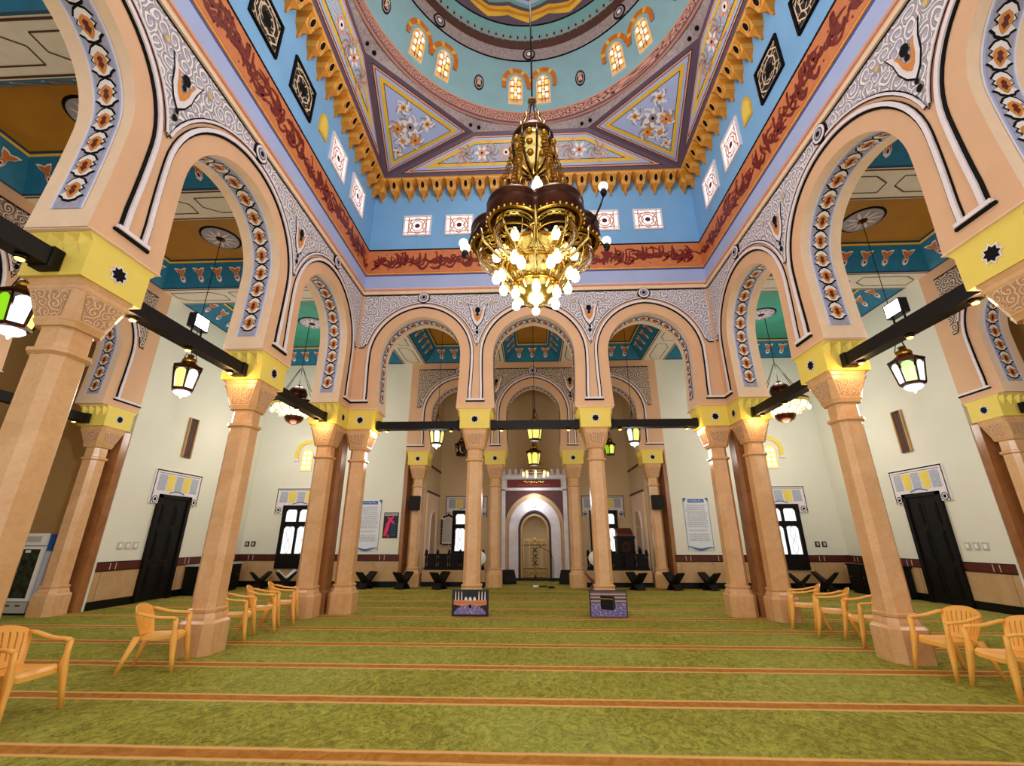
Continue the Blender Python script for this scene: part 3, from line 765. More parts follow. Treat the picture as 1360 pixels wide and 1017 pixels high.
for sg in (-1, 1):
    def X(a, b_): return tuple(sorted((sg*a, sg*b_)))
    for y0, y1 in ((8.2, 11.15), (4.82, 7.3), (1.4, 3.92)): coffer(*X(5.74, XW), y0, y1)
    coffer(*X(5.5, XW), 12.05, YW, 'green_ceiling')
    for y0, y1 in ((7.3, 8.2), (3.92, 4.82), (.5, 1.4), (11.15, 12.05)): beam(*X(5.74, XW), y0, y1, 'x')
    beam(*X(4.55, 5.5), 12.04, YW, 'y')
    coffer(*X(2.03, 4.55), 12.04, YW, rose=False)
    beam(*X(1.13, 2.03), 12.04, YW, 'y')
coffer(-1.13, 1.13, 12.04, YW, rose=False)
b = MB(); b.box(-5.1, 5.1, 18.1, 21.3, HT, HT+.2, MR)
for sg in (-1, 1): b.box(*sorted((sg*11.1, sg*15.1)), .1, 12, HT, HT+.2, M['tan_wall'])
struct(b.build('ceiling_recess'))
b = MB()                              # roof deck over everything so daylight only comes in from the open front and the windows
for q in ((-15.2, -5.3, -2.5, 21.4), (5.3, 15.2, -2.5, 21.4), (-5.3, 5.3, 12.05, 21.4), (-5.3, 5.3, -2.5, .0)): b.box(*q[:4], 9.45, 9.6, M['beam_white'])
struct(b.build('ceiling_roof_deck'))

# ---------------------------------------------------------------- columns
def octo(h, c=.586, z=0):
    """square of half-width h with cut corners"""
    k = h*(1-c) if c < 1 else 0; k = h-h*c
    q = h-k
    return [(q,-h,z),(h,-q,z),(h,q,z),(q,h,z),(-q,h,z),(-h,q,z),(-h,-q,z),(-q,-h,z)]
def star(b, d, z, r, flip):
    P = lambda rr, k0, dd, n=16: [(rr*(1 if i % 2 == 0 else .68)*math.cos(i*2*PI/n+k0), dd, z+rr*(1 if i % 2 == 0 else .68)*math.sin(i*2*PI/n+k0)) for i in range(n)]
    s = -1 if flip else 1
    b.face(P(r, 0, d+s*.004), M['pale_line']); b.face(P(r*.76, 0, d+s*.008), M['black_line'])
def impost(t, trim):
    """yellow block and pale cornice on the capital; trim = +1/-1 cuts the side that meets a corner"""
    Y = M['yellow']; b = MB(); hd = .365; xa, xb = (.275 if trim < 0 else .395), (.275 if trim > 0 else .395); e = lambda s, k: k if trim != s else 0
    b.box(-xa, xb, -hd, hd, 4.42, 4.86, Y)
    R_ = lambda p, y, z: [(-xa-e(-1, p), -y, z), (xb+e(1, p), -y, z), (xb+e(1, p), y, z), (-xa-e(-1, p), y, z)]
    b.loft([R_(0, hd, 4.86), R_(.055, .375, 4.93), R_(.055, .375, 4.945)], Y)
    for sx, x0 in ((-1, xa), (1, xb)):  # scalloped corbels under the springing of the arches
        if sx == trim: continue
        for j in range(4):
            y = -.27+.18*j
            b.loft([[(sx*x0, y-.08, 4.88), (sx*(x0+.075), y, 4.92), (sx*x0, y+.08, 4.88)], [(sx*x0, y-.06, 4.80), (sx*(x0+.055), y, 4.80), (sx*x0, y+.06, 4.80)], [(sx*x0, y-.01, 4.69), (sx*(x0+.004), y, 4.69), (sx*x0, y+.01, 4.69)]], Y)
    m = (xb-xa)/2
    for fl in (True, False):
        q = MB(lambda x, y, z: (x+m, y, z)); star(q, (-1 if fl else 1)*(hd+.002), 4.66, .13, fl); q.xf = None
        base = len(b.v); b.v += q.v
        for f_, mi in zip(q.f, q.m): b.idx([base+k for k in f_], q.mats[mi])
    b.build('impost_block', t)
    b = MB(); b.loft([R_(.075, .385, 4.945), R_(.1, .405, 4.955), R_(.1, .405, 4.966), R_(.075, .385, 4.969)], M['peach_pale']); b.build('impost_cornice', t)
def make_column(label, loc, rz, group):
    t = thing('column', label, 'column', loc, rz, group)
    b = MB(); b.loft([octo(.30, .62, 0), octo(.30, .62, .44), octo(.265, .62, .48)], M['marble']); b.build('plinth', t)
    b = MB(); b.loft([octo(.255, .62, .48), octo(.25, .6, .52), octo(.225, .6, .58), octo(.24, .6, .60), octo(.245, .6, .635), octo(.215, .6, .65)], M['marble']); b.build('base_moulding', t)
    b = MB(); b.loft([octo(.205, .58, .65), octo(.195, .58, 3.58)], M['marble'], caps=False); b.build('shaft', t)
    b = MB(); b.loft([octo(.2, .58, 3.57), octo(.235, .58, 3.60), octo(.235, .58, 3.64), octo(.19, .58, 3.66)], M['marble']); b.build('collar', t)
    b = MB()
    for q in range(8):                # arched facets of the neck
        pass
    b.loft([octo(.19, .58, 3.65), octo(.185, .6, 3.88), octo(.20, .66, 3.92)], M['marble'], caps=False); b.build('neck', t)
    b = MB(); b.loft([octo(.225, .7, 3.9), octo(.245, .68, 3.95), octo(.255, .68, 3.97)], M['marble'])
    b.loft([octo(.25, .64, 3.97), octo(.32, .82, 4.30)], M['marble'], caps=False)
    b.loft([octo(.325, .84, 4.30), octo(.335, .86, 4.34), octo(.32, .86, 4.36), octo(.342, .9, 4.42)], M['marble'])
    for k in range(4):
        a = k*PI/2; R = Matrix.Rotation(a, 4, 'Z')
        lo, hi = .25*.64*.86, .32*.82*.86
        b.face([tuple(R @ Vector(p)) for p in ((-lo, -.262, 4.0), (lo, -.262, 4.0), (hi, -.321, 4.275), (-hi, -.321, 4.275))], M['capital_carve'])
    b.build('capital', t)
    impost(t, 0)
    return t
G1, G2 = 'columns of the domed hall', 'columns of the outer arcades'
c0 = make_column('peach marble column', (-5.37, 4.365, 0), PI/2, G1)
c0['label'] = 'peach marble column at the left edge, its capital right beside a green-glassed lantern'
def column(loc, rz, label, g=G1): return copy_thing(c0, loc, rz, label, g)
column((5.37, 4.365, 0), -PI/2, 'peach marble capital and impost cut off at the right edge, above the dark beam')
column((-5.37, 7.735, 0), PI/2, 'free-standing peach marble column in the left row of plastic chairs')
column((5.37, 7.735, 0), -PI/2, 'free-standing peach marble column in the right row of plastic chairs')
q = column((-5.37, 11.07, 0), PI/2, 'left column of the left corner cluster, standing behind the farthest chairs')
q2 = column((5.37, 11.07, 0), -PI/2, 'right column of the right corner cluster, standing behind the farthest chairs')
q3 = column((-4.72, 11.67, 0), 0, 'inner column of the left corner cluster, first column of the arcade before the mihrab')
q4 = column((4.72, 11.67, 0), 0, 'inner column of the right corner cluster, last column of the arcade before the mihrab')
column((-1.585, 11.67, 0), 0, 'slender peach column with the night mosque poster at its foot')
column((1.585, 11.67, 0), 0, 'slender peach column with the black cube shrine poster at its foot')
trims = {}
for o, tr in ((q, 1), (q2, -1), (q3, -1), (q4, 1)):
    if tr not in trims:
        d = thing('pattern', 'x', 'x'); impost(d, tr); trims[tr] = {c.name.split('.')[0]: c.data for c in d.children}
        for c in list(d.children): bpy.data.objects.remove(c)
        bpy.data.objects.remove(d)
    for c in o.children:
        k = c.name.split('.')[0]
        if k in trims[tr]: c.data = trims[tr][k]
for x, s in ((-1.535, 'left of'), (1.535, 'right of')): column((x, 17.77, 0), 0, 'far peach column just %s the mihrab, before the recess' % s, G2)
for x, s in ((-4.605, 'left'), (4.605, 'right')): column((x, 17.77, 0), 0, 'far peach column carrying a black loudspeaker, %s side of the mihrab recess' % s, G2)
column((-11.40, 10.99, 0), PI/2, 'peach column against the side wall beside the drinks fridge', G2)
column((11.40, 10.99, 0), -PI/2, 'peach column at the right edge with its shaft against the cream side wall', G2)
column((-11.47, 7.675, 0), PI/2, 'side arcade column whose impost shows at the far left edge', G2)
for sg, s in ((-1, 'left'), (1, 'right')):
    t = thing('pilaster', 'dark brown marble pilaster wedged between the two %s corner columns' % s, 'pilaster', (sg*5.37, 11.72, 0), 0, 'brown pilasters')
    b = MB(); b.loft([octo(.28, .7, 0), octo(.28, .7, .46), octo(.25, .7, .5)], M['marble_dark']); b.build('plinth', t)
    b = MB(); b.loft([octo(.235, .7, .5), octo(.225, .7, 4.41)], M['marble_dark']); b.build('shaft', t)

# ---------------------------------------------------------------- tie beams with spot lamps
beams = []
def tie_beam(p0, p1, label, n, g='dark wooden tie beams'):
    a, c = Vector(p0), Vector(p1); L = (c-a).length; rz = math.atan2(c.y-a.y, c.x-a.x); mid = (a+c)/2
    t = thing('tie_beam', label, 'beam', mid, rz, g)
    b = MB(); b.box(-L/2, L/2, -.1, .1, -.105, .105, M['beam'])
    for e in (-1, 1): b.box(e*(L/2-.06)-.06, e*(L/2-.06)+.06, -.115, .115, -.12, .12, M['beam'])
    b.build('beam_body', t)
    for k in range(n):
        s = -L/2+.28+(L-.56)*k/(n-1)
        b = MB(); b.lathe([(.055, -.105), (.06, -.13), (.045, -.15)], M['iron'], s, 0, 0, 10); o = b.build('spot_housing', t)
        b = MB(); b.lathe([(.042, -.151), (.035, -.165), (.01, -.17)], M['warm_spot'], s, 0, 0, 10); b.build('spot_lamp', o)
    beams.append((mid, rz, L)); return t
ZB = 4.575
for sg, s in ((-1, 'left'), (1, 'right')):
    for y0, y1, w in ((4.77, 7.33, 'between the two nearest %s columns, floodlight on top'), (8.14, 10.66, 'from the chair-row column to the %s corner cluster'), (1.39, 3.96, 'running out of view past the nearest %s column')):
        if sg > 0 and y0 < 2: continue
        tie_beam((sg*5.37, y0, ZB), (sg*5.37, y1, ZB), 'dark tie beam ' + w % s, 3)
    tie_beam((sg*4.30, 11.67, ZB), (sg*1.99, 11.67, ZB), 'dark tie beam across the %s arch of the arcade before the mihrab' % s, 2)
    tie_beam((sg*11.47, 8.08, ZB), (sg*11.47, 10.52, ZB), 'dark tie beam of the side arcade, half hidden at the far %s' % s, 2)
tie_beam((-1.18, 11.67, ZB), (1.18, 11.67, ZB), 'dark tie beam across the middle arch in front of the mihrab', 2)
# ---------------------------------------------------------------- doors, lower windows, lintels
def lintel(parent, xf, c, z0, zt, w, ear, name='lintel_panel'):
    """tiled head panel with two shoulder blocks"""
    b = MB(xf); hw = w/2; Wt, B = M['pale_line'], M['black_line']
    b.box(c-hw, c+hw, -.05, 0, z0, zt, Wt)
    for sg in (-1, 1):
        a, e = sorted((c+sg*hw, c+sg*(hw-.3))); b.box(a, e, -.05, 0, z0-ear, z0, Wt)
        m = (a+e)/2; zz = z0-ear/2-.02
        for r, mm, d in ((.11, B, -.053), (.085, Wt, -.056), (.05, B, -.059)): b.face([(m+r*math.cos(q*PI/4+PI/8), d, zz+r*math.sin(q*PI/4+PI/8)) for q in range(8)], mm)
        b.ribbon([(c+sg*(hw-.02), z0-ear), (c+sg*(hw-.02), zt)], .03, -.053, B)
    b.ribbon([(c-hw, zt-.02), (c+hw, zt-.02)], .035, -.053, B); b.ribbon([(c-hw+.08, zt-.09), (c+hw-.08, zt-.09)], .015, -.053, B)
    n = 5; L = w-.24
    for k in range(n):
        a = c-L/2+L*k/n; e = a+L/n; t = .05 if k % 2 else 0
        b.face([(a+.015+t*.7, -.055, z0+.1), (e-.015-t*.7, -.055, z0+.1), (e-.015+t*.3, -.055, zt-.13), (a+.015-t*.3, -.055, zt-.13)], M['yellow'] if k % 2 else M['lintel_scroll'])
    b.ribbon([(c-.3+.6*q/8, z0+.045+.06*math.sin(PI*q/8)) for q in range(9)], .03, -.058, M['poster_blue'])
    return struct(b.build(name, parent))

def door(idx, key, c, w, h):
    xf = XF[key]; W = M['wood']; b = MB(xf)
    for a, e in ((c-w/2-.06, c-w/2+.06), (c+w/2-.06, c+w/2+.06)): b.box(a, e, -.09, 0, 0, h, W)
    b.box(c-w/2-.06, c+w/2+.06, -.09, 0, h-.1, h, W); d = struct(b.build('door_%d' % idx))
    for sg in (-1, 1):
        b = MB(xf); a, e = sorted((c+sg*.008, c+sg*(w/2-.06))); b.box(a, e, -.05, 0, .02, h-.1, W)
        for z0, z1 in ((.2, .95), (1.1, 1.9), (2.05, h-.28)): b.box(a+.09, e-.09, -.065, -.05, z0, z1, W); b.box(a+.14, e-.14, -.075, -.065, z0+.05, z1-.05, W)
        lf = struct(b.build('door_leaf', d))
        b = MB(xf); b.tube([(c+sg*.05, -.05, 1.05), (c+sg*.05, -.1, 1.05), (c+sg*.14, -.1, 1.05)], .012, M['brass_dark'], 6); struct(b.build('handle', lf))
    lintel(d, xf, c, h, h+.7, 1.86, .27)
    return d
for sg, key, i in ((-1, 'oleft', 1), (1, 'oright', 2)): door(i, key, 13.57-6.05, 1.16, 2.92)

def low_window(idx, xf, c, w=1.24, z0=.62, z1=2.88):
    W = M['wood']; b = MB(xf); h = z1-z0
    rows = [(z0+.52, z0+1.48), (z0+1.66, z1-.16)]
    for a, e in ((c-w/2, c-w/2+.14), (c+w/2-.14, c+w/2), (c-.045, c+.045)): b.box(a, e, -.08, 0, z0, z1, W)
    for a, e in ((z0, rows[0][0]), (rows[0][1], rows[1][0]), (rows[1][1], z1)): b.box(c-w/2+.14, c+w/2-.14, -.075, 0, a, e, W)
    win = struct(b.build('window_%d' % idx))
    for sg in (-1, 1):
        for r, (a, e) in enumerate(rows):
            x0, x1 = sorted((c+sg*.045, c+sg*(w/2-.14))); p = MB(xf); p.box(x0, x1, -.02, 0, a, e, M['pane']); m = (x0+x1)/2; L = M['ink']
            if r == 0:
                p.ribbon([(m+.1*sg*math.sin(q/10*2*PI), a+(e-a)*q/10) for q in range(11)], .014, -.03, L); p.ribbon([(m-.1*sg*math.sin(q/10*2*PI), a+(e-a)*q/10) for q in range(11)], .014, -.031, L)
            else: p.ribbon([(m-.09, e-.12), (m, e-.2), (m+.09, e-.12)], .014, -.03, L)
            for xx, zz in ((x0, e), (x1, e)): p.face([(xx, -.032, zz), (xx+(.07 if xx == x0 else -.07), -.032, zz), (xx, -.032, zz-.09)], W)
            struct(p.build('pane', win))
    lintel(win, xf, c, z1, z1+.64, 1.92, .3); return win
low_window(41, XF['oback'], -9.07); low_window(42, XF['oback'], 9.07)
XR = lambda s, d, z: (s, 21.0+d, z)
low_window(43, XR, -3.1); low_window(44, XR, 3.1)

def slit(idx, key, c):
    xf = XF[key]; b = MB(xf); b.box(c-.19, c-.15, -.06, 0, 4.1, 5.36, M['tan_wall']); b.box(c+.15, c+.19, -.06, 0, 4.1, 5.36, M['tan_wall'])
    b.box(c-.15, c+.15, -.06, 0, 4.1, 4.14, M['brown_band']); b.box(c-.15, c+.15, -.06, 0, 5.32, 5.36, M['brown_band'])
    w = struct(b.build('window_%d' % idx)); b = MB(xf); b.box(c-.15, c+.15, -.02, 0, 4.14, 5.32, M['brown_band'])
    b.box(c-.004, c+.004, -.024, -.02, 4.14, 5.32, M['wood'])
    struct(b.build('slatted_shutter', w))  # flat brown panel: the dark inside of the deep slit is painted on
slit(45, 'oleft', 13.6-6.05); slit(46, 'oright', 13.6-6.05)

def hood_window(idx, c, z0, zs, w, ro):
    xf = XF['oback']; P = [(c-w/2, z0), (c+w/2, z0)] + [(c+w/2*math.cos(q*PI/8), zs+w/2*math.sin(q*PI/8)) for q in range(9)]
    b = MB(xf); b.prism([(c+(x-c)*1.16, zs+(z-zs)*1.06) for x, z in P], -.03, 0, M['peach_pale']); w_ = struct(b.build('window_%d' % idx))
    b = MB(xf); b.prism(P, -.04, -.03, M['pane_gold'])
    for j in range(4):
        for k in range(2): b.torus((0, 0, 0), 0, 0, M['pane'], 3, 3) if False else disc(b, c+(k-.5)*w*.45, z0+.12+j*(zs-z0)/3.4, .07, -.045, M['pane'], 6)
    struct(b.build('pane', w_)); b = MB(xf); n = 12
    for i in range(n):
        a, e = PI*i/n, PI*(i+1)/n
        b.loft([[(c+r*math.cos(t), d, zs+.08+r*math.sin(t)) for r, d in ((ro-.14, 0), (ro-.14, -.07), (ro, -.07), (ro, 0))] for t in (a, e)], M['yellow'], False, False, False)
    for sg in (-1, 1):
        x0, x1 = sorted((c+sg*(ro-.14), c+sg*ro)); b.box(x0, x1, -.07, 0, zs-.18, zs+.08, M['yellow']); b.box(x0-.03, x1+.03, -.08, 0, zs-.26, zs-.18, M['pale_line'])
    struct(b.build('window_hood', w_))
k = 47
for sg in (-1, 1):
    hood_window(k, sg*9.07, 4.22, 4.85, .4, .5); hood_window(k+1, sg*8.12, 4.22, 5.5, .55, .56); k += 2

# ---------------------------------------------------------------- mihrab and its recess
t = thing('mihrab', 'white and tan marble mihrab with pointed niche, dark red sign and row of merlons', 'mihrab', (0, 21.0, 0))
b = MB(); PM, TS = M['marble_pale'], M['tan_stone']
def arch_o(w, top, z0=0, n=12): return arch_pts(0, w, w, z0, top-w*1.12, top, n)
def ring_prism(b, o, i, d0, d1, m):
    n = min(len(o), len(i)); O = [[(p[0], d, p[1]) for p in o] for d in (d0, d1)]; I = [[(p[0], d, p[1]) for p in i] for d in (d0, d1)]
    b.loft([O[1], O[0], I[0], I[1]], m, False, False, False)
YF = -.62
oa, ia = arch_o(1.30, 3.58), arch_o(1.12, 3.36)
sl = MB(); A = arch_o(1.28, 3.56); h = len(A)//2
for s1, s2 in zip(A, A[1:]):
    sl.face([(s1[0], YF, s1[1]), (s2[0], YF, s2[1]), (s2[0], YF, 3.72), (s1[0], YF, 3.72)], M['red_stone'])
sl.build('red_spandrels', t)
b.box(-1.45, -1.28, YF-.04, 0, .1, 3.75, PM); b.box(1.28, 1.45, YF-.04, 0, .1, 3.75, PM); b.box(-1.45, 1.45, YF-.04, 0, 3.7, 4.3, PM); b.build('marble_frame', t)
b = MB(); ring_prism(b, oa, ia, YF-.03, 0, TS); b.build('outer_arch', t)
b = MB(); ring_prism(b, ia, arch_o(1.05, 3.28), YF-.06, 0, PM); ring_prism(b, arch_o(1.05, 3.28), arch_o(.78, 2.93), YF-.02, 0, M['marble_pale']); ring_prism(b, arch_o(.78, 2.93), arch_o(.72, 2.86), YF-.05, 0, PM); b.build('white_arch', t)
b = MB(); b.face([(x*.13, YF-.07, 3.02+z*.3) for x, z in ((0,-.3),(.6,-.1),(1,.25),(.45,.45),(0,1),(-.45,.45),(-1,.25),(-.6,-.1))], M['motif_grey']); b.face([(x*.09, YF-.075, 3.04+z*.2) for x, z in ((0,-.3),(.6,-.1),(1,.25),(.45,.45),(0,1),(-.45,.45),(-1,.25),(-.6,-.1))], PM); b.build('keystone_drop', t)
b = MB(); ring_prism(b, arch_o(.72, 2.86), arch_o(.66, 2.78), YF-.0, 0, M['red_stone']); ring_prism(b, arch_o(.66, 2.78), arch_o(.62, 2.72), YF-.02, 0, M['black_stone']); ring_prism(b, arch_o(.62, 2.72), arch_o(.54, 2.62), YF, 0, TS); b.build('inner_arch', t)
b = MB(); N_ = arch_o(.54, 2.62); b.loft([[(p[0]*k_, YF+.05+dd, .1+(p[1]-.1)*(1 if k_ == 1 else .985)) for p in N_] for k_, dd in ((1, 0), (.98, .2), (.85, .4), (.5, .53), (.02, .56))], MR, False, True, False); b.build('niche', t)
b = MB(); b.box(-1.2, 1.2, YF-.07, YF-.04, 3.82, 4.18, M['red_stone']); b.box(-1.12, 1.12, YF-.075, YF-.07, 3.88, 4.12, M['maroon'])
calligraphy(b, -.45, .45, 4.02, 4.12, YF-.08, M['brass_light'], 5, .8); calligraphy(b, -.7, .7, 3.9, 3.98, YF-.08, M['hood'], 8, .8); b.build('sign_panel', t)
b = MB(); b.box(-1.5, 1.5, YF-.1, 0, 4.3, 4.4, PM); b.build('cornice', t)
for i in range(11):
    x = -1.36+.272*i; b = MB(); b.prism([(x+p*.1, 4.4+q*.27) for p, q in ((-.9,0),(-.9,.35),(-.45,.42),(-.7,.7),(0,1),(.7,.7),(.45,.42),(.9,.35),(.9,0))], YF-.07, YF+.03, PM); b.build('merlon', t)
b = MB(); b.box(-1.5, -.55, YF-.12, 0, 0, .1, M['black_stone']); b.box(.55, 1.5, YF-.12, 0, 0, .1, M['black_stone']); b.box(-.55, .55, YF-.12, 0, 0, .08, M['black_stone']); b.build('black_base', t)

t = thing('niche_screen', 'openwork brass and wood screen standing in the mihrab niche', 'screen', (0, 20.33, .1))
b = MB(); BR, IR = M['brass'], M['iron']
for z in (.06, .3, .34, 1.28, 1.5): b.box(-.5, .5, -.02, .02, z, z+.035, IR if z in (.34, 1.28) else BR)
for x in (-.5, -.25, .25, .47): b.box(x, x+.03, -.02, .02, 0, 1.53, BR)
b.build('rails', t); b = MB()
b.lathe([(.04,0),(.05,.2),(.02,.4),(.05,.5),(.02,.65),(.05,.8),(.02,.95),(.05,1.1),(.025,1.3),(.04,1.6)], M['brass_light'], n=10); b.build('turned_post', t); b = MB()
for z in (.6, .85, 1.1):
    for sg in (-1, 1): b.tube([(0, -.04, z), (sg*.1, -.04, z+.1)], .02, IR, 6); b.tube([(0, -.04, z), (sg*.1, -.04, z-.1)], .02, IR, 6)
for r in range(12): b.torus((-.42+.077*r, 0, .18), .03, .008, BR, 8, 5) if abs(-.42+.077*r) > .06 else None
for r in range(12): b.torus((-.42+.077*r, 0, 1.41), .03, .008, BR, 8, 5) if abs(-.42+.077*r) > .06 else None
b.box(-.45, .45, -.012, .012, .17, .19, BR); b.box(-.45, .45, -.012, .012, 1.4, 1.42, BR); b.box(-.01, .01, -.045, -.03, .18, 1.42, BR); b.build('fretwork_lattice', t)
t = thing('microphone', 'thin black gooseneck microphone reaching across the mihrab screen', 'microphone', (.75, 20.1, 0))
b = MB(); b.lathe([(.14, .0), (.14, .03), (.02, .05)], IR, n=14); b.build('base', t); b = MB(); b.tube([(0,0,.04), (0,0,.9), (-.15,.02,1.15), (-.5,.06,1.32)], .014, IR, 6); b.build('stand', t); b = MB(); b.sphere((-.53,.06,1.33), .035, M['black'], 8, 6); b.build('head', t)

for sg, nm in ((-1, 'left'), (1, 'right')):
    # low platform between the columns, with a black wooden rail
    x0, x1 = sorted((sg*1.86, sg*4.24)); c = (x0+x1)/2
    b = MB(); b.box(x0, x1, 17.72, 19.6, .16, .56, TS); b.box(x0, x1, 17.70, 17.72, 0, .16, M['black_stone']); b.box(x0, x1, 17.72, 19.6, 0, .16, M['black_stone'])
    struct(b.build('floor_platform_'+nm))
    t = thing('railing', 'black wooden rail on the tan platform %s of the mihrab' % ('left' if sg < 0 else 'right, below the pulpit,'), 'railing', (c, 17.86, .56), 0, 'black rails beside the mihrab')
    w = (x1-x0)/2-.05; W = M['wood']; b = MB(); b.box(-w, w, -.05, .05, .5, .57, W); b.box(-w, w, -.05, .05, 0, .07, W); b.build('rail', t)
    for i in range(6):
        x = -w+.06+(2*w-.12)*i/5; b = MB(); b.lathe([(.05,0),(.05,.1),(.03,.16),(.045,.35),(.03,.5),(.05,.56),(.05,.6),(.06,.64),(.03,.7),(.005,.73)], W, x, 0, 0, 8, False); b.build('post', t)
    for i in range(5):
        x = -w+.06+(2*w-.12)*(i+.5)/5; d = (2*w-.12)/10-.05; b = MB(); b.box(x-d, x+d, -.02, .02, .07, .5, W); b.box(x-d+.06, x+d-.06, -.03, -.02, .13, .44, W); b.build('panel', t)
    # alcove on the side wall of the recess
    xf = lambda s, d, z, sg=sg: (sg*(4.38-d), s, z)
    b = MB(xf); b.box(18.4, 20.6, 0, .06, .56, 3.45, M['peach_pale']); a_ = struct(b.build('trim_alcove_surround_'+nm))
    b = MB(xf); P = arch_pts(19.5, .5, .5, .7, 2.2, 2.75, 8); b.prism(P, .06, .075, M['tan_wall']); ring = [(p[0], p[1]) for p in P]
    b.loft([[(p[0], d, p[1]) for p in q] for q, d in ((offset(P, .08), .06), (offset(P, .08), .11), (P, .11), (P, .075))], M['pale_line'], False, False, False); struct(b.build('alcove', a_))
    b = MB(xf); b.box(18.4, 20.6, 0, .1, 3.45, 3.52, M['brown_band']); b.box(18.2, 20.9, 0, .05, 4.55, 4.62, M['brown_band']); struct(b.build('ledge', a_))

t = thing('mirror', 'ornate dark-framed mirror on the back wall of the mihrab recess', 'mirror', (-3.9, 20.98, 1.35))
b = MB(lambda x, y, z: (x, y, z)); P = [(-.34,0),(.34,0),(.34,1.2),(.2,1.32),(0,1.38),(-.2,1.32),(-.34,1.2)]
b.prism(P, -.05, 0, M['white_paint']); b.build('backboard', t); b = MB()
for x, z, r in [(-.3,.1*k,.05) for k in range(1,12)]+[(.3,.1*k,.05) for k in range(1,12)]+[(-.2+.1*k,.06,.05) for k in range(5)]+[(-.2+.1*k,1.24+.08*(2-abs(k-2))/2,.06) for k in range(5)]: b.sphere((x,-.06,z), r, M['brass_dark'], 8, 5, 1)
b.build('carved_frame', t); b = MB(); b.prism([(p[0]*.72, .16+p[1]*.76) for p in P], -.06, -.05, M['grey_paint']); b.build('glass', t)

# pulpit lectern and gooseneck
t = thing('lectern', 'carved dark wood lectern with red-brown front standing behind the black rail', 'lectern', (3.45, 18.35, .56))
b = MB(); W = M['wood']; b.box(-.33, .33, -.25, .25, 0, 1.1, W); b.build('body', t); b = MB(); b.box(-.36, .36, -.3, .28, 1.1, 1.2, W); b.loft([[(-.3,-.25,1.2),(.3,-.25,1.2),(.3,.2,1.2),(-.3,.2,1.2)], [(-.3,-.25,1.28),(.3,-.25,1.28),(.3,.2,1.5),(-.3,.2,1.5)]], M['red_stone']); b.build('reading_top', t)
b = MB(); b.face([(.16*math.cos(q*PI/4), -.26, .8+.2*math.sin(q*PI/4)) for q in range(8)], M['brass_dark']); b.face([(.09*math.cos(q*PI/4), -.265, .8+.12*math.sin(q*PI/4)) for q in range(8)], M['black']); b.build('emblem', t)
t = thing('microphone', 'pale gooseneck microphone beside the carved lectern', 'microphone', (4.25, 18.5, .56))
b = MB(); b.lathe([(.12,0),(.12,.03),(.02,.05)], IR, n=12); b.build('base', t); b = MB(); b.tube([(0,0,.04),(0,0,1.1),(-.03,0,1.45),(-.2,0,1.55),(-.4,0,1.6)], .016, M['grey_paint'], 6); b.build('stand', t)
for i, (x, y, hh, lb) in enumerate(((3.95, 18.2, .86, 'thin dark wooden stake post right of the carved lectern'), (4.12, 18.75, .8, 'small dark candle-like post by the right alcove'))):
    o = MB(); o.lathe([(.09,0),(.09,.04),(.035,.07),(.035,hh*.7),(.06,hh*.75),(.005,hh)], W, n=8, smooth=False); q = o.build('post_stand', loc=(x, y, .56)); tag(q, lb, 'post')

for sg, nm in ((-1, 'left'), (1, 'right')):
    t = thing('pedestal_fan', 'white-faced pedestal fan behind the %s slender column' % nm, 'fan', (sg*2.05+(.0 if sg < 0 else .1), 17.28, 0), 0)
    b = MB(); b.lathe([(.2,0),(.2,.03),(.03,.06)], M['black'], n=18); b.build('base', t); b = MB(); b.tube([(0,0,.05),(0,0,.95)], .022, M['black'], 8); b.build('pole', t)
    R = lambda x, y, z: (x, -z+0.0, y+1.0); b = MB(R); b.lathe([(.02,.1),(.24,.08),(.25,.04),(.24,-.02)], M['white_paint'], n=22); b.build('grille', t); b = MB(R); b.lathe([(.1,-.02),(.09,-.14),(.02,-.16)], M['black'], n=12); b.build('motor', t)
    t = thing('floor_speaker', 'black loudspeaker on the carpet at the %s foot of the mihrab' % nm, 'loudspeaker', (sg*1.12+.08, 18.9, 0), sg*-.35)
    b = MB(); b.loft([[(-.24,-.2,0),(.24,-.2,0),(.24,.2,0),(-.24,.2,0)],[(-.24,-.2,.1),(.24,-.2,.1),(.24,.2,.1),(-.24,.2,.1)],[(-.22,0,.5),(.22,0,.5),(.22,.2,.5),(-.22,.2,.5)]], M['black']); b.build('cabinet', t)
    b = MB(); b.face([(-.18,-.188,.13),(.18,-.188,.13),(.17,-.02,.46),(-.17,-.02,.46)], M['iron']); b.build('grille', t)
    t = thing('wall_speaker', 'black loudspeaker strapped to the %s column beside the mihrab recess' % nm, 'loudspeaker', (sg*4.605, 17.42, 2.7), 0)
    b = MB(); b.box(-.19, .19, -.12, .14, 0, .52, M['black']); b.build('cabinet', t); b = MB(); b.box(-.16, .16, -.13, -.12, .04, .48, M['iron']); b.build('grille', t); b = MB(); b.box(-.1, .1, .138, .142, .2, .3, M['black']); b.build('strap', t)

t = thing('microphone', 'small microphone set lying on the carpet before the mihrab', 'microphone', (.2, 17.4, 0))
b = MB(); b.tube([(-.3,0,.05),(-.1,.02,.05)], [.05,.03], M['white_paint'], 8); b.build('head', t); b = MB(); b.tube([(-.1,.02,.05),(.2,0,.06)], .025, IR, 8); b.lathe([(.14,0),(.12,.05),(.03,.07)], IR, .35, 0, 0, 10); b.build('stand', t)

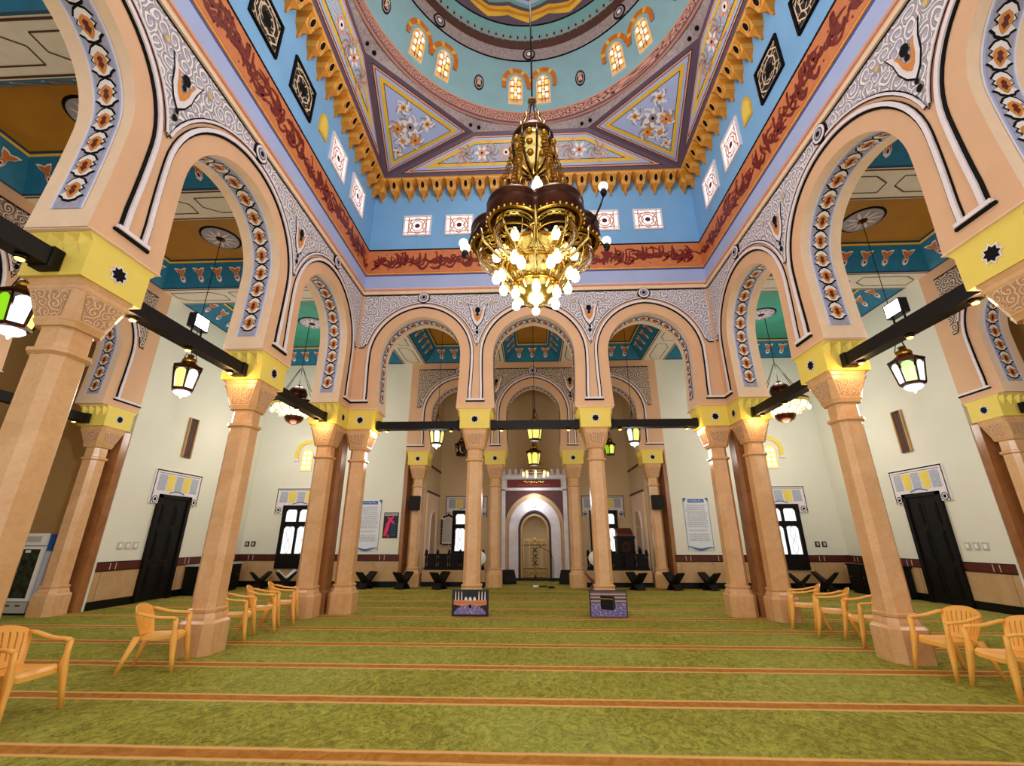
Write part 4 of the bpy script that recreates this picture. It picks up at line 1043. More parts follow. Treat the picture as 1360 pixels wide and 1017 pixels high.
# ---------------------------------------------------------------- chandeliers and lanterns
def lamp_bulb(b, c, r, m): b.lathe([(.01,-r*1.5),(r*.75,-r*1.15),(r,-r*.4),(r*.85,r*.4),(r*.45,r*1.1),(r*.4,r*1.5)], m, *c, n=10)
t = thing('grand_chandelier', 'huge brass chandelier with dark scalloped rim and globe bulbs hanging under the dome', 'chandelier', (0, YC, 5.0))
z_ = lambda z: z-5.0
b = MB(); b.tube([(0,0,z_(9.3)), (0,0,z_(19.0))], .018, IR, 6); b.build('hanging_rod', t)
b = MB()
for k in range(6): a = k*PI/3; b.tube([(.02*math.cos(a), .02*math.sin(a), z_(9.35)), (.26*math.cos(a), .26*math.sin(a), z_(8.55))], .012, M['brass_dark'], 5)
b.torus((0,0,z_(9.35)), .06, .025, M['brass'], 12, 6); b.build('upper_chains', t)
b = MB(); b.lathe([(.03,z_(8.8)),(.12,z_(8.72)),(.2,z_(8.62)),(.30,z_(8.55)),(.38,z_(8.4)),(.37,z_(8.33))], M['brass_dark'], n=18)
for k in range(6): a = k*PI/3; b.tube([(.37*math.cos(a), .37*math.sin(a), z_(8.38)), (.28*math.cos(a), .28*math.sin(a), z_(8.58)), (.2*math.cos(a), .2*math.sin(a), z_(8.75)), (.22*math.cos(a), .22*math.sin(a), z_(8.85))], .02, M['brass'], 5)
b.build('crown_cap', t)
b = MB(); b.lathe([(.36,z_(8.36)),(.375,z_(8.15)),(.34,z_(7.9)),(.22,z_(7.7)),(.08,z_(7.6)),(.01,z_(7.55))], M['brass_light'], n=18)
for k in range(9):
    a = k*2*PI/9
    b.tube([(r*math.cos(a), r*math.sin(a), z_(z)) for r, z in ((.37,8.36),(.385,8.15),(.35,7.9),(.23,7.7),(.09,7.6))], .018, M['brass_dark'], 5)
    for z, r in ((8.2,.375),(8.0,.36),(7.82,.3)): b.sphere((r*math.cos(a+.35), r*math.sin(a+.35), z_(z)), .06, M['brass'], 8, 5)
b.build('filigree_globe', t)
for k in range(6):
    a = k*PI/3; b = MB()
    for q in range(14): f = q/13; b.torus(((.36+.3*f)*math.cos(a), (.36+.3*f)*math.sin(a), z_(8.1-1.2*f)), .046, .013, M['brass'], 8, 5)
    b.lathe([(.02,z_(7.55)),(.07,z_(7.45)),(.05,z_(7.3)),(.08,z_(7.2)),(.02,z_(7.05))], M['brass'], .5*math.cos(a), .5*math.sin(a), 0, 8)
    b.tube([(.36*math.cos(a), .36*math.sin(a), z_(8.1)), (.66*math.cos(a), .66*math.sin(a), z_(6.9))], .012, M['brass'], 5)
    b.build('chain', t)
b = MB(); lamp_bulb(b, (.05, -.3, z_(7.12)), .095, M['bulb']); bo = b.build('top_bulb', t); b = MB(); b.lathe([(.05,z_(6.95)),(.09,z_(6.85)),(.04,z_(7.08))], IR, .05, -.3, 0, 10); b.tube([(.05,-.3,z_(6.95)),(.05,-.3,z_(6.6))], .02, IR, 6); b.build('lamp_socket', bo)
NL = 6; RC = .62
def lobes(rad, z, n=96):
    out = []
    for k in range(n):
        th = 2*PI*k/n; q = (th+PI/NL) % (2*PI/NL)-PI/NL
        r = RC*math.cos(q)+math.sqrt(max(0, rad*rad-(RC*math.sin(q))**2)); out.append((r*math.cos(th), r*math.sin(th), z))
    return out
b = MB(); b.loft([lobes(.36,z_(6.56)), lobes(.41,z_(6.54)), lobes(.43,z_(6.48)), lobes(.41,z_(6.43)), lobes(.43,z_(6.39)), lobes(.44,z_(6.25)), lobes(.42,z_(6.16))], M['brass_dark'], True, True, False); b.build('scalloped_rim', t)
b = MB(); b.loft([lobes(.425,z_(6.20)), lobes(.38,z_(6.14)), lobes(.35,z_(6.26)), lobes(.33,z_(6.36))], M['brass'], True, True, False)
b.loft([lobes(.33,z_(6.36)), [(.12*math.cos(2*PI*k/96), .12*math.sin(2*PI*k/96), z_(6.49)) for k in range(96)]], M['brass_dark'], True, True, False)
for k in range(72): p = lobes(.425, 0, 72)[k]; b.sphere((p[0], p[1], z_(6.17)), .022, M['brass_light'], 6, 4)
b.build('gilded_underside', t)
for k in range(NL):
    a = k*PI/3; x, y = RC*math.cos(a), RC*math.sin(a)
    b = MB(); b.lathe([(.10,z_(6.30)),(.16,z_(6.24)),(.27,z_(6.16)),(.31,z_(5.98)),(.26,z_(5.80)),(.14,z_(5.70)),(.03,z_(5.67))], M['glass'], x, y, 0, 18); b.torus((x,y,z_(6.18)), .28, .018, M['brass_light'], 20, 6); b.torus((x,y,z_(5.94)), .315, .012, M['brass'], 20, 6)
    for j in range(4): a2 = j*PI/2+.4; b.tube([(x+r*math.cos(a2), y+r*math.sin(a2), z_(z)) for r, z in ((.29,6.16),(.325,5.98),(.27,5.79),(.14,5.69))], .01, M['brass_light'], 5)
    g = b.build('glass_globe', t); b = MB(); lamp_bulb(b, (x, y, z_(5.99)), .085, M['bulb']); b.build('bulb', g)
    b = MB(); lamp_bulb(b, (x, y, z_(5.58)), .072, M['bulb']); b.build('lower_bulb', t); 
b = MB()
for k in range(12):
    a = k*PI/6
    b.tube([(r*math.cos(a), r*math.sin(a), z_(z)) for r, z in ((.95,6.15),(.9,5.95),(.72,5.8),(.55,5.72),(.58,5.6),(.42,5.4),(.3,5.25))], [.02,.025,.025,.03,.025,.025,.02], M['brass_light'], 6)
    b.sphere((.55*math.cos(a), .55*math.sin(a), z_(5.74)), .05, M['brass_light'], 8, 5); b.torus((.74*math.cos(a), .74*math.sin(a), z_(5.98)), .06, .016, M['brass_light'], 10, 5)
b.build('scroll_arms', t)
b = MB(); b.lathe([(.5,z_(6.05)),(.55,z_(6.02)),(.5,z_(5.92)),(.42,z_(5.8)),(.44,z_(5.74)),(.36,z_(5.55)),(.34,z_(5.42)),(.38,z_(5.38)),(.30,z_(5.25)),(.16,z_(5.1)),(.05,z_(5.08)),(.01,z_(5.03))], M['brass_light'], n=24)
for z, r in ((6.02,.55),(5.74,.45),(5.38,.385)): b.torus((0,0,z_(z)), r, .022, M['brass'], 28, 6)
b.build('basket_bowl', t)
for n, r, z, s in ((8,.56,5.5,.072),(6,.36,5.2,.068)):
    for k in range(n):
        a = (k+.5)*2*PI/n; b = MB(); lamp_bulb(b, (r*math.cos(a), r*math.sin(a), z_(z)), s, M['bulb']); b.lathe([(.05,.1),(.055,.16),(.02,.2)], M['brass'], r*math.cos(a), r*math.sin(a), z_(z), 8); b.build('bulb', t)
for a, zz in ((-20, 6.95), (2, 6.25), (182, 6.22), (205, 5.8), (75, 6.2), (120, 6.2)):
    a = math.radians(a); b = MB(); L = 1.16; p = lambda r, z: (r*math.cos(a), r*math.sin(a), z_(z))
    b.tube([p(.95, 6.3), p(1.08, (6.3+zz)/2-.05), p(L, zz-.16)], .018, IR, 6); b.lathe([(.035,-.17),(.055,-.12),(.045,-.05)], IR, L*math.cos(a), L*math.sin(a), z_(zz), 8); o = b.build('outrigger_arm', t)
    b = MB(); b.sphere((L*math.cos(a), L*math.sin(a), z_(zz)), .075, M['bulb'], 10, 7); b.build('bulb', o)

def small_chandelier(loc, label):
    t = thing('chandelier', label, 'chandelier', loc, 0, 'corner chandeliers'); B = M['brass_light']
    b = MB(); b.tube([(0,0,1.2),(0,0,3.72-.0)], .012, IR, 6); b.torus((0,0,1.25), .06, .02, IR, 12, 6); b.build('cord', t)
    b = MB()
    for k in range(6): a = k*PI/3; b.tube([(.04*math.cos(a), .04*math.sin(a), 1.9), (.62*math.cos(a), .62*math.sin(a), .72)], .012, IR, 5)
    b.build('suspension_chains', t)
    b = MB(); b.lathe([(.02,1.22),(.12,1.2),(.27,1.08),(.33,.92),(.30,.78),(.2,.7)], M['brass_dark'], n=18); b.build('dome_cap', t)
    b = MB(); b.lathe([(.2,.72),(.6,.64),(.78,.56),(.8,.48),(.74,.42)], M['brass_dark'], n=28, caps=False); b.lathe([(.79,.50),(.81,.44),(.76,.40)], B, n=28, caps=False); b.build('rim', t)
    b = MB(); b.lathe([(.76,.44),(.7,.3),(.5,.17),(.3,.08),(.1,.03)], M['bulb_glass'], n=28); b.build('glass_bowl', t)
    b = MB()
    for k in range(14):
        a = k*2*PI/14
        b.tube([(r*math.cos(a), r*math.sin(a), z) for r, z in ((.79,.44),(.72,.29),(.51,.15),(.31,.06))], .014, B, 5); b.torus((.62*math.cos(a+.22), .62*math.sin(a+.22), .235), .055, .012, B, 8, 5)
    b.build('gilt_ribs', t)
    b = MB(); b.lathe([(.3,.1),(.32,.04),(.26,-.08),(.12,-.17),(.02,-.2)], M['brass_dark'], n=18); b.build('bottom_finial', t)
    for k in range(8): a = (k+.5)*PI/4; b = MB(); lamp_bulb(b, (.72*math.cos(a), .72*math.sin(a), .3), .07, M['bulb']); b.build('bulb', t)
    return t
sc0 = small_chandelier((-8.4, 14.72, 5.62), 'round brass chandelier with lit bowl in the left corner bay')
copy_thing(sc0, (8.4, 14.72, 5.5), 0, 'round brass chandelier with lit bowl in the right corner bay')

def lantern(loc, label, top, glass, sc_=1.0, globe=True, rz=.2, g='hexagonal hanging lanterns'):
    t = thing('lantern', label, 'lantern', loc, rz, g); BD = M['brass_dark']; k = sc_
    hexr = lambda r, z: [(r*k*math.cos(i*PI/3), r*k*math.sin(i*PI/3), z*k) for i in range(6)]
    b = MB(); b.tube([(0,0,.92*k),(0,0,top-loc[2])], .009, IR, 5)
    for i in range(3): a = i*2*PI/3; b.tube([(0,0,1.15*k), (.13*k*math.cos(a), .13*k*math.sin(a), .72*k)], .009, IR, 5)
    b.build('cord', t)
    b = MB(); b.lathe([(.02*k,.84*k),(.07*k,.82*k),(.05*k,.76*k),(.12*k,.73*k),(.145*k,.68*k),(.13*k,.63*k)], M['brass'], n=14); b.loft([hexr(.13,.64), hexr(.2,.58), hexr(.30,.535), hexr(.30,.50)], BD); b.build('cap', t)
    b = MB(); b.loft([hexr(.285,.50), hexr(.285,.465), hexr(.25,.465)], BD, caps=False); b.loft([hexr(.2,.055), hexr(.215,.035), hexr(.2,0), hexr(.15,-.01)], BD)
    for i in range(6): a = i*PI/3; b.tube([(.275*k*math.cos(a), .275*k*math.sin(a), .48*k), (.205*k*math.cos(a), .205*k*math.sin(a), .04*k)], .014*k, BD, 6)
    b.build('frame', t)
    for i in range(6):
        a0, a1 = i*PI/3, (i+1)*PI/3; P = lambda a, r, z, f: Vector((r*k*math.cos(a), r*k*math.sin(a), z*k))
        A, B_, C, D = P(a0,.2,.055,0), P(a1,.2,.055,0), P(a1,.272,.47,0), P(a0,.272,.47,0)
        q = lambda u, v: tuple((A.lerp(B_, u)).lerp(D.lerp(C, u), v)*.985)
        b = MB(); b.face([q(.1,0), q(.9,0), q(.88,.86), q(.7,.97), q(.5,1), q(.3,.97), q(.12,.86)], M[glass[i % len(glass)]]); b.build('glass_pane', t)
    if globe: b = MB(); b.lathe([(.15*k,-.005*k),(.16*k,-.04*k),(.11*k,-.085*k),(.03*k,-.11*k),(.012*k,-.16*k)], M['lg_white'], n=14); b.build('bottom_globe', t)
    return t
lantern((-8.4, 9.68, 5.0), 'hexagonal lantern with white glass hanging over the door in the left aisle', ZG, ['lg_white', 'lg_yellow', 'lg_white'], 1.12)
lantern((-8.4, 6.06, 4.86), 'hexagonal lantern with green and white glass at the left edge', ZG, ['lg_green', 'lg_white', 'lg_yellow'], 1.12, rz=1.0)
lantern((8.4, 9.68, 4.9), 'hexagonal lantern with green and white glass hanging in the right aisle', ZG, ['lg_white', 'lg_yellow', 'lg_white', 'lg_green', 'lg_white', 'lg_yellow'], 1.12, rz=.35)
lantern((-3.28, 14.6, 4.66), 'white-glassed lantern seen through the left arch before the mihrab', ZG, ['lg_white', 'lg_yellow'], .95)
lantern((3.3, 14.6, 4.66), 'yellow-glassed lantern seen through the right arch before the mihrab', ZG, ['lg_yellow', 'lg_white'], .95)
lantern((0.02, 14.6, 4.76), 'upper of the two yellow lanterns in the middle arch', ZG, ['lg_yellow'], 1.0, False)
lantern((0.0, 17.78, 4.42), 'lower of the two yellow lanterns, hung on a chain in the mihrab arch', 7.55, ['lg_yellow'], 1.05, False)
lantern((3.35, 19.4, 5.1), 'small yellow-green lantern in the recess right of the mihrab', HT, ['lg_yellow', 'lg_green'], .9, False)
lantern((-3.2, 19.4, 5.1), 'unlit black lantern in the recess left of the mihrab', HT, ['screen'], 1.0, False)
t = thing('ring_chandelier', 'small crystal ring chandelier in front of the mihrab merlons', 'chandelier', (.07, 19.2, 4.15))
b = MB(); b.torus((0,0,.28), .52, .03, M['brass'], 28, 6); b.torus((0,0,.55), .28, .025, M['brass'], 24, 6)
for k_ in range(8):
    a = k_*PI/4; b.tube([(.52*math.cos(a), .52*math.sin(a), .28), (.28*math.cos(a), .28*math.sin(a), .55), (0, 0, .85)], .012, M['brass'], 5)
b.tube([(0,0,.8),(0,0,5.05)], .012, IR, 5); b.build('frame', t)
for k_ in range(8):
    a = k_*PI/4; b = MB(); b.lathe([(.01,0),(.05,.05),(.06,.15),(.04,.22)], M['bulb_glass'], .52*math.cos(a), .52*math.sin(a), 0, 8); b.build('crystal_cup', t)

for sg, nm in ((-1, 'left'), (1, 'right')):
    t = thing('floodlight', 'bright white floodlight clamped on top of the %s tie beam' % nm, 'floodlight', (sg*5.37, 6.12, 4.6815))
    b = MB(); b.box(-.05,.05,-.12,.12,0,.03,IR); b.tube([(0,-.1,.02),(0,-.1,.2)], .015, IR, 6); b.tube([(0,.1,.02),(0,.1,.2)], .015, IR, 6); b.build('bracket', t)
    b = MB(); b.box(-.06,.06,-.15,.15,.13,.36,M['black']); b.build('housing', t)
    b = MB(); 
    for s in (-1, 1): b.box(s*.061-.002, s*.061+.002, -.13, .13, .15, .34, M['flood'])
    b.build('lamp_face', t)
# ---------------------------------------------------------------- notices and posters
def wall_poster(x0, x1, z0, z1, label):
    t = thing('hanging_poster', label, 'poster', ((x0+x1)/2, YW-.002, z0)); w, h = (x1-x0)/2, z1-z0
    b = MB(); b.box(-w, w, -.02, 0, 0, h, M['paper']); d = -.024
    for a, e in ((-w, -w+.015), (w-.015, w)): b.face([(a, d, 0), (e, d, 0), (e, d, h), (a, d, h)], M['poster_blue'])
    b.build('sheet', t); b = MB()
    b.face([(-w*.62, d, h-.17), (w*.68, d, h-.17), (w*.68, d, h-.04), (-w*.62, d, h-.04)], M['poster_blue']); b.face([(-w, d, h), (-w*.7, d, h), (-w*.9, d, h-.14), (-w, d, h-.12)], M['poster_blue']); b.face([(w, d, h), (w*.75, d, h), (w*.95, d, h-.14), (w, d, h-.12)], M['poster_blue'])
    calligraphy(b, -w*.5, w*.55, h-.15, h-.06, d-.002, M['paper'], 4, .8); b.build('blue_header', t)
    b = MB(); R = random.Random(3); z = h-.27
    while z > .22:
        if R.random() < .86: calligraphy(b, -w*R.uniform(.75, .85), w*R.uniform(.6, .85), z-.03, z+.028, d, M['ink'], int(z*1000), 1.0)
        z -= .068
    b.build('printed_lines', t)
    b = MB(); P = [(-w+2*w*i/12, .1+.05*math.sin(i*.5+2)-.004*i) for i in range(13)]; b.ribbon(P, [.02+.05*math.sin(PI*i/12) for i in range(13)], d, M['poster_blue']); b.ribbon([(p[0], p[1]-.05) for p in P], .012, d-.002, M['ink']); b.build('blue_wave', t)
    return t
wall_poster(-6.79, -5.87, 1.24, 3.08, 'tall white notice with blue header on the cream wall beside a small dark poster')
wall_poster(5.54, 6.46, 1.27, 3.11, 'tall white notice with blue header alone on the cream wall right of the mihrab')
t = thing('hanging_poster', 'small black poster with magenta and blue lettering, beside the tall white notice', 'poster', (-5.46, YW-.002, 1.69))
b = MB(); b.box(-.28,.28,-.02,0,0,.92,M['navy']); b.build('sheet', t); b = MB(); b.box(-.25,.25,-.024,-.02,.8,.89,M['grey_paint']); calligraphy(b, -.22, .22, .81, .88, -.026, M['navy'], 6); b.build('top_caption', t)
b = MB(); d = -.024
b.ribbon([(-.2,.06),(-.14,.3),(-.1,.5),(-.02,.66),(.1,.78)], [.08,.14,.13,.1,.06], d, M['pink_ink']); b.ribbon([(-.14,.76),(-.02,.66),(.1,.56),(.14,.5)], [.05,.09,.08,.04], d-.001, M['pink_ink']); b.ribbon([(-.05,.04),(-.1,.12)], .06, d, M['pink_ink']); b.build('magenta_ribbon', t)
b = MB()
for i in range(5): calligraphy(b, .02, .22, .07+.1*i, .15+.1*i, d, M['poster_blue'], 20+i, 1.3)
b.build('blue_text', t)

def plinth_poster(x, label, night):
    t = thing('poster', label, 'poster', (x, 11.27, 0)); w, h = .42, .56; R = random.Random(5)
    b = MB(); b.box(-w, w, -.03, .05, 0.01, h, M['navy']); b.build('board', t); d = -.033
    sky, sand, crowd, wht = M['navy'], M['poster_sand'], M['poster_crowd'], M['motif_white']
    if night:
        b = MB()
        for s in (-.34, -.27, -.2, .2, .27, .34):
            b.face([(s-.014, d, .33), (s+.014, d, .33), (s+.008, d, .5), (s, d, .54), (s-.008, d, .5)], wht)
        for s in (-.1, 0, .1): b.face([(s-.04, d, .33), (s+.04, d, .33), (s+.03, d, .38), (s, d, .42), (s-.03, d, .38)], wht)
        b.build('minaret_print', t)
        b = MB(); b.face([(-.38, d-.001, .25), (-.2, d-.001, .22), (.2, d-.001, .22), (.38, d-.001, .25), (.38, d-.001, .35), (0, d-.001, .33), (-.38, d-.001, .35)], sand)
        for i in range(26): s = -.37+.0296*i; b.face([(s, d-.002, .27), (s+.013, d-.002, .27), (s+.013, d-.002, .31), (s, d-.002, .31)], M['hood'])
        b.build('arcade_print', t)
        b = MB(); b.face([(.37*math.cos(q*PI/12), d-.002, .05+.19*math.sin(q*PI/12)) for q in range(13)], crowd); b.face([(-.03, d-.004, .18), (.03, d-.004, .18), (.03, d-.004, .25), (-.03, d-.004, .25)], M['black'])
        for i in range(120):
            a = R.uniform(0, PI); r = R.uniform(.1, .97); s, z = .37*r*math.cos(a), .05+.19*r*math.sin(a); b.face([(s-.006, d-.003, z), (s+.006, d-.003, z), (s, d-.003, z+.012)], wht)
        b.build('crowd_print', t)
    else:
        b = MB(); b.face([(-w+.02, d, .3), (w-.02, d, .3), (w-.02, d, .54), (-w+.02, d, .54)], M['poster_dusk'])
        for z in (.33, .40, .47): b.face([(-w+.02, d-.001, z), (w-.02, d-.001, z), (w-.02, d-.001, z+.022), (-w+.02, d-.001, z+.022)], M['grey_paint'])
        for i in range(22): s = -.39+.0355*i; b.face([(s, d-.002, .35), (s+.018, d-.002, .35), (s+.018, d-.002, .4), (s, d-.002, .4)], M['brown_band'])
        b.build('gallery_print', t)
        b = MB(); b.face([(-w+.02, d, .02), (w-.02, d, .02), (w-.02, d, .3), (-w+.02, d, .3)], crowd)
        for i in range(260): s, z = R.uniform(-.38, .38), R.uniform(.03, .28); b.face([(s-.009, d-.002, z), (s+.009, d-.002, z), (s, d-.002, z+.018)], [wht, M['poster_blue'], M['navy']][i % 3])
        b.build('crowd_print', t)
        b = MB(); b.face([(-.18, d-.004, .17), (.1, d-.004, .15), (.1, d-.004, .44), (-.18, d-.004, .45)], M['black']); b.face([(.1, d-.004, .15), (.15, d-.004, .19), (.15, d-.004, .43), (.1, d-.004, .44)], M['navy']); b.ribbon([(-.18, .39), (.1, .38)], .02, d-.005, M['brass']); b.build('cube_shrine_print', t)
    return t
M['poster_sand'] = flat('salmon_print_ink', '#d98a62', .6, var=.15, scale=30); M['poster_crowd'] = flat('purple_crowd_ink', '#7a6aa8', .6, var=.3, scale=40); M['poster_dusk'] = flat('mauve_print_ink', '#6d5058', .6, var=.2, scale=20)
plinth_poster(-1.56, 'night picture of a floodlit mosque with white minarets, propped against the column plinth', True)
plinth_poster(1.60, 'picture of a black cube shrine amid a purple crowd, propped against the column plinth', False)

# ---------------------------------------------------------------- folding book stands
def book_stand(loc, rz, label, m='wood', sc_=1.0, book=None):
    t = thing('book_stand', label, 'book stand', loc, rz, 'folding book stands along the wall'); W = M[m]; k = sc_
    for sg in (-1, 1):
        b = MB()
        P = [(-.02,.24),(.0,.29),(.30,.56),(.325,.53),(.07,.22),(-.04,.12),(-.1,0),(-.19,0),(-.12,.13)]
        b.loft([[(sg*x*k, y*k, z*k) for x, z in P] for y in (-.2, .2)], W)
        o = b.build('board', t)
        b = MB(); b.box(-.24*k if sg > 0 else .07*k, -.07*k if sg > 0 else .24*k, -.16*k, .16*k, 0, .025, W); b.build('foot', o)
    if book:
        q = thing('open_book', 'open pale book lying on the book stand below the left window', 'book', (loc[0], loc[1], loc[2]+.02), rz)
        b = MB()
        for sg in (-1, 1): b.loft([[(sg*.02*k, y, .33*k), (sg*.29*k, y, .57*k), (sg*.27*k, y, .61*k), (sg*.02*k, y, .37*k)] for y in (-.13*k, .13*k)], M['paper'])
        b.build('pages', q)
    return t
yb_ = 16.95
for x, lb in ((-6.05, 'dark wooden folding book stand below the tall white notice left of the mihrab'), (-4.72, 'dark folding book stand at the foot of the far left recess column'), (-3.4, 'dark folding book stand before the left tan platform'),
              (3.5, 'dark folding book stand before the right tan platform'), (4.78, 'dark folding book stand at the foot of the far right recess column'), (6.0, 'dark wooden folding book stand below the tall white notice right of the mihrab')):
    book_stand((x, yb_, 0), (.95 if x < 0 else -.95), lb)
book_stand((2.0, 16.6, 0), 0, 'reddish brown book stand peeping out behind the shrine poster column', 'red_stone')
book_stand((-9.8, 16.75, 0), .8, 'dark folding book stand by the black cabinet in the left corner'); book_stand((-8.85, 16.7, 0), .7, 'dark folding book stand with a pale open book below the left window', book=True)
book_stand((8.85, 16.6, 0), -.7, 'dark folding book stand half behind the right corner columns, below the window'); book_stand((9.7, 16.6, 0), -.8, 'dark folding book stand between the right window and the black cabinet', sc_=1.1)

# ---------------------------------------------------------------- cabinets, fridge, plates
for sg, nm in ((-1, 'left'), (1, 'right')):
    t = thing('cabinet', 'low black cabinet against the side wall in the %s rear corner' % nm, 'cabinet', (sg*10.74, 15.6, 0), sg*-PI/2 if False else 0)
    W = M['black']; b = MB(); b.box(-.3,.3,-.95,.95,.06,.84,W); b.box(-.27,.27,-.9,.9,0,.06,W); b.build('body', t); b = MB(); b.box(-.33,.33,-.98,.98,.84,.89,M['wood'] if sg > 0 else M['grey_paint']); b.build('top', t)
    for y in (-.6, 0, .6):
        b = MB(); x0, x1 = sorted((-sg*.3, -sg*.32)); b.box(x0, x1, y-.28, y+.28, .1, .8, M['wood']); o = b.build('door', t); b = MB(); b.sphere((-sg*.335, y+.2, .5), .02, M['brass'], 8, 5); b.build('knob', o)
for sg, x, y, z, lb in ((-1, 0, 11.95, 0, ''),):
    pass
def plates(key, s, z, label, m, n=2):
    t = thing('switch_plate', label, 'switch', tuple(XF[key](s, 0, z)), 0)
    xf = XF[key]; o0 = Vector(xf(s, 0, z)); q = lambda a, d, c: tuple(Vector(xf(s+a, d, z+c))-o0)
    for k in range(n):
        b = MB(q); b.box((k-(n-1)/2)*.24-.08, (k-(n-1)/2)*.24+.08, -.02, .0, -.09, .09, M[m]); o = b.build('plate', t); b = MB(q); b.box((k-(n-1)/2)*.24-.04, (k-(n-1)/2)*.24+.04, -.03, -.02, -.055, .055, M['grey_paint' if m == 'black' else 'white_paint']); b.build('rocker', o)
plates('oback', -10.78, 1.48, 'pair of dark switches above the band in the left rear corner', 'black'); plates('oback', 10.25, 1.48, 'pair of dark switches above the band by the right window', 'black')
plates('oleft', 12.35-6.05, 1.5, 'pale switch plates on the cream wall before the left dark door', 'grey_paint', 3); plates('oright', 12.4-6.05, 1.5, 'pale switch plates on the cream wall beside the right dark door', 'grey_paint', 3)

t = thing('drinks_fridge', 'white glass-door drinks fridge with blue side standing by the side column', 'fridge', (-12.2, 11.24, 0))
b = MB(); b.box(-.32,.32,-.28,.32,.05,1.78,M['grey_paint']); b.box(-.3,.3,-.26,.3,0,.05,M['black']); b.build('body', t)
b = MB(); b.box(-.32,.32,-.33,-.28,1.53,1.8,M['white_paint']); b.box(-.25,.18,-.335,-.33,1.6,1.73,M['grey_paint']); b.build('header', t)
b = MB(); b.box(-.32,.32,-.32,-.28,.05,.28,M['grey_paint'])
for x in (-.15, .1): b.box(x-.06, x+.06, -.325, -.32, .19, .22, M['black'])
b.build('kick_panel', t)
b = MB()
for q in ((-.32,-.24,.3,1.5),(.24,.32,.3,1.5),(-.24,.24,.3,.36),(-.24,.24,1.44,1.5)): b.box(q[0],q[1],-.33,-.28,q[2],q[3],M['white_paint'])
o = b.build('door', t); b = MB(); b.box(-.24,.24,-.305,-.295,.36,1.44,M['fridge_glass']); b.build('glass', o); b = MB(); b.tube([(-.28,-.34,.7),(-.28,-.37,.75),(-.28,-.37,1.05),(-.28,-.34,1.1)], .014, M['grey_paint'], 6); b.build('handle', o)
b = MB(); b.box(-.15,-.02,-.312,-.306,1.36,1.42,M['paper']); b.build('price_sticker', t)
b = MB(); b.box(.32,.325,-.27,.31,1.4,1.78,M['poster_blue']); b.build('blue_side_panel', t); b = MB(); b.box(.32,.324,-.25,.29,.36,1.38,M['paper']); b.build('white_side_panel', t)

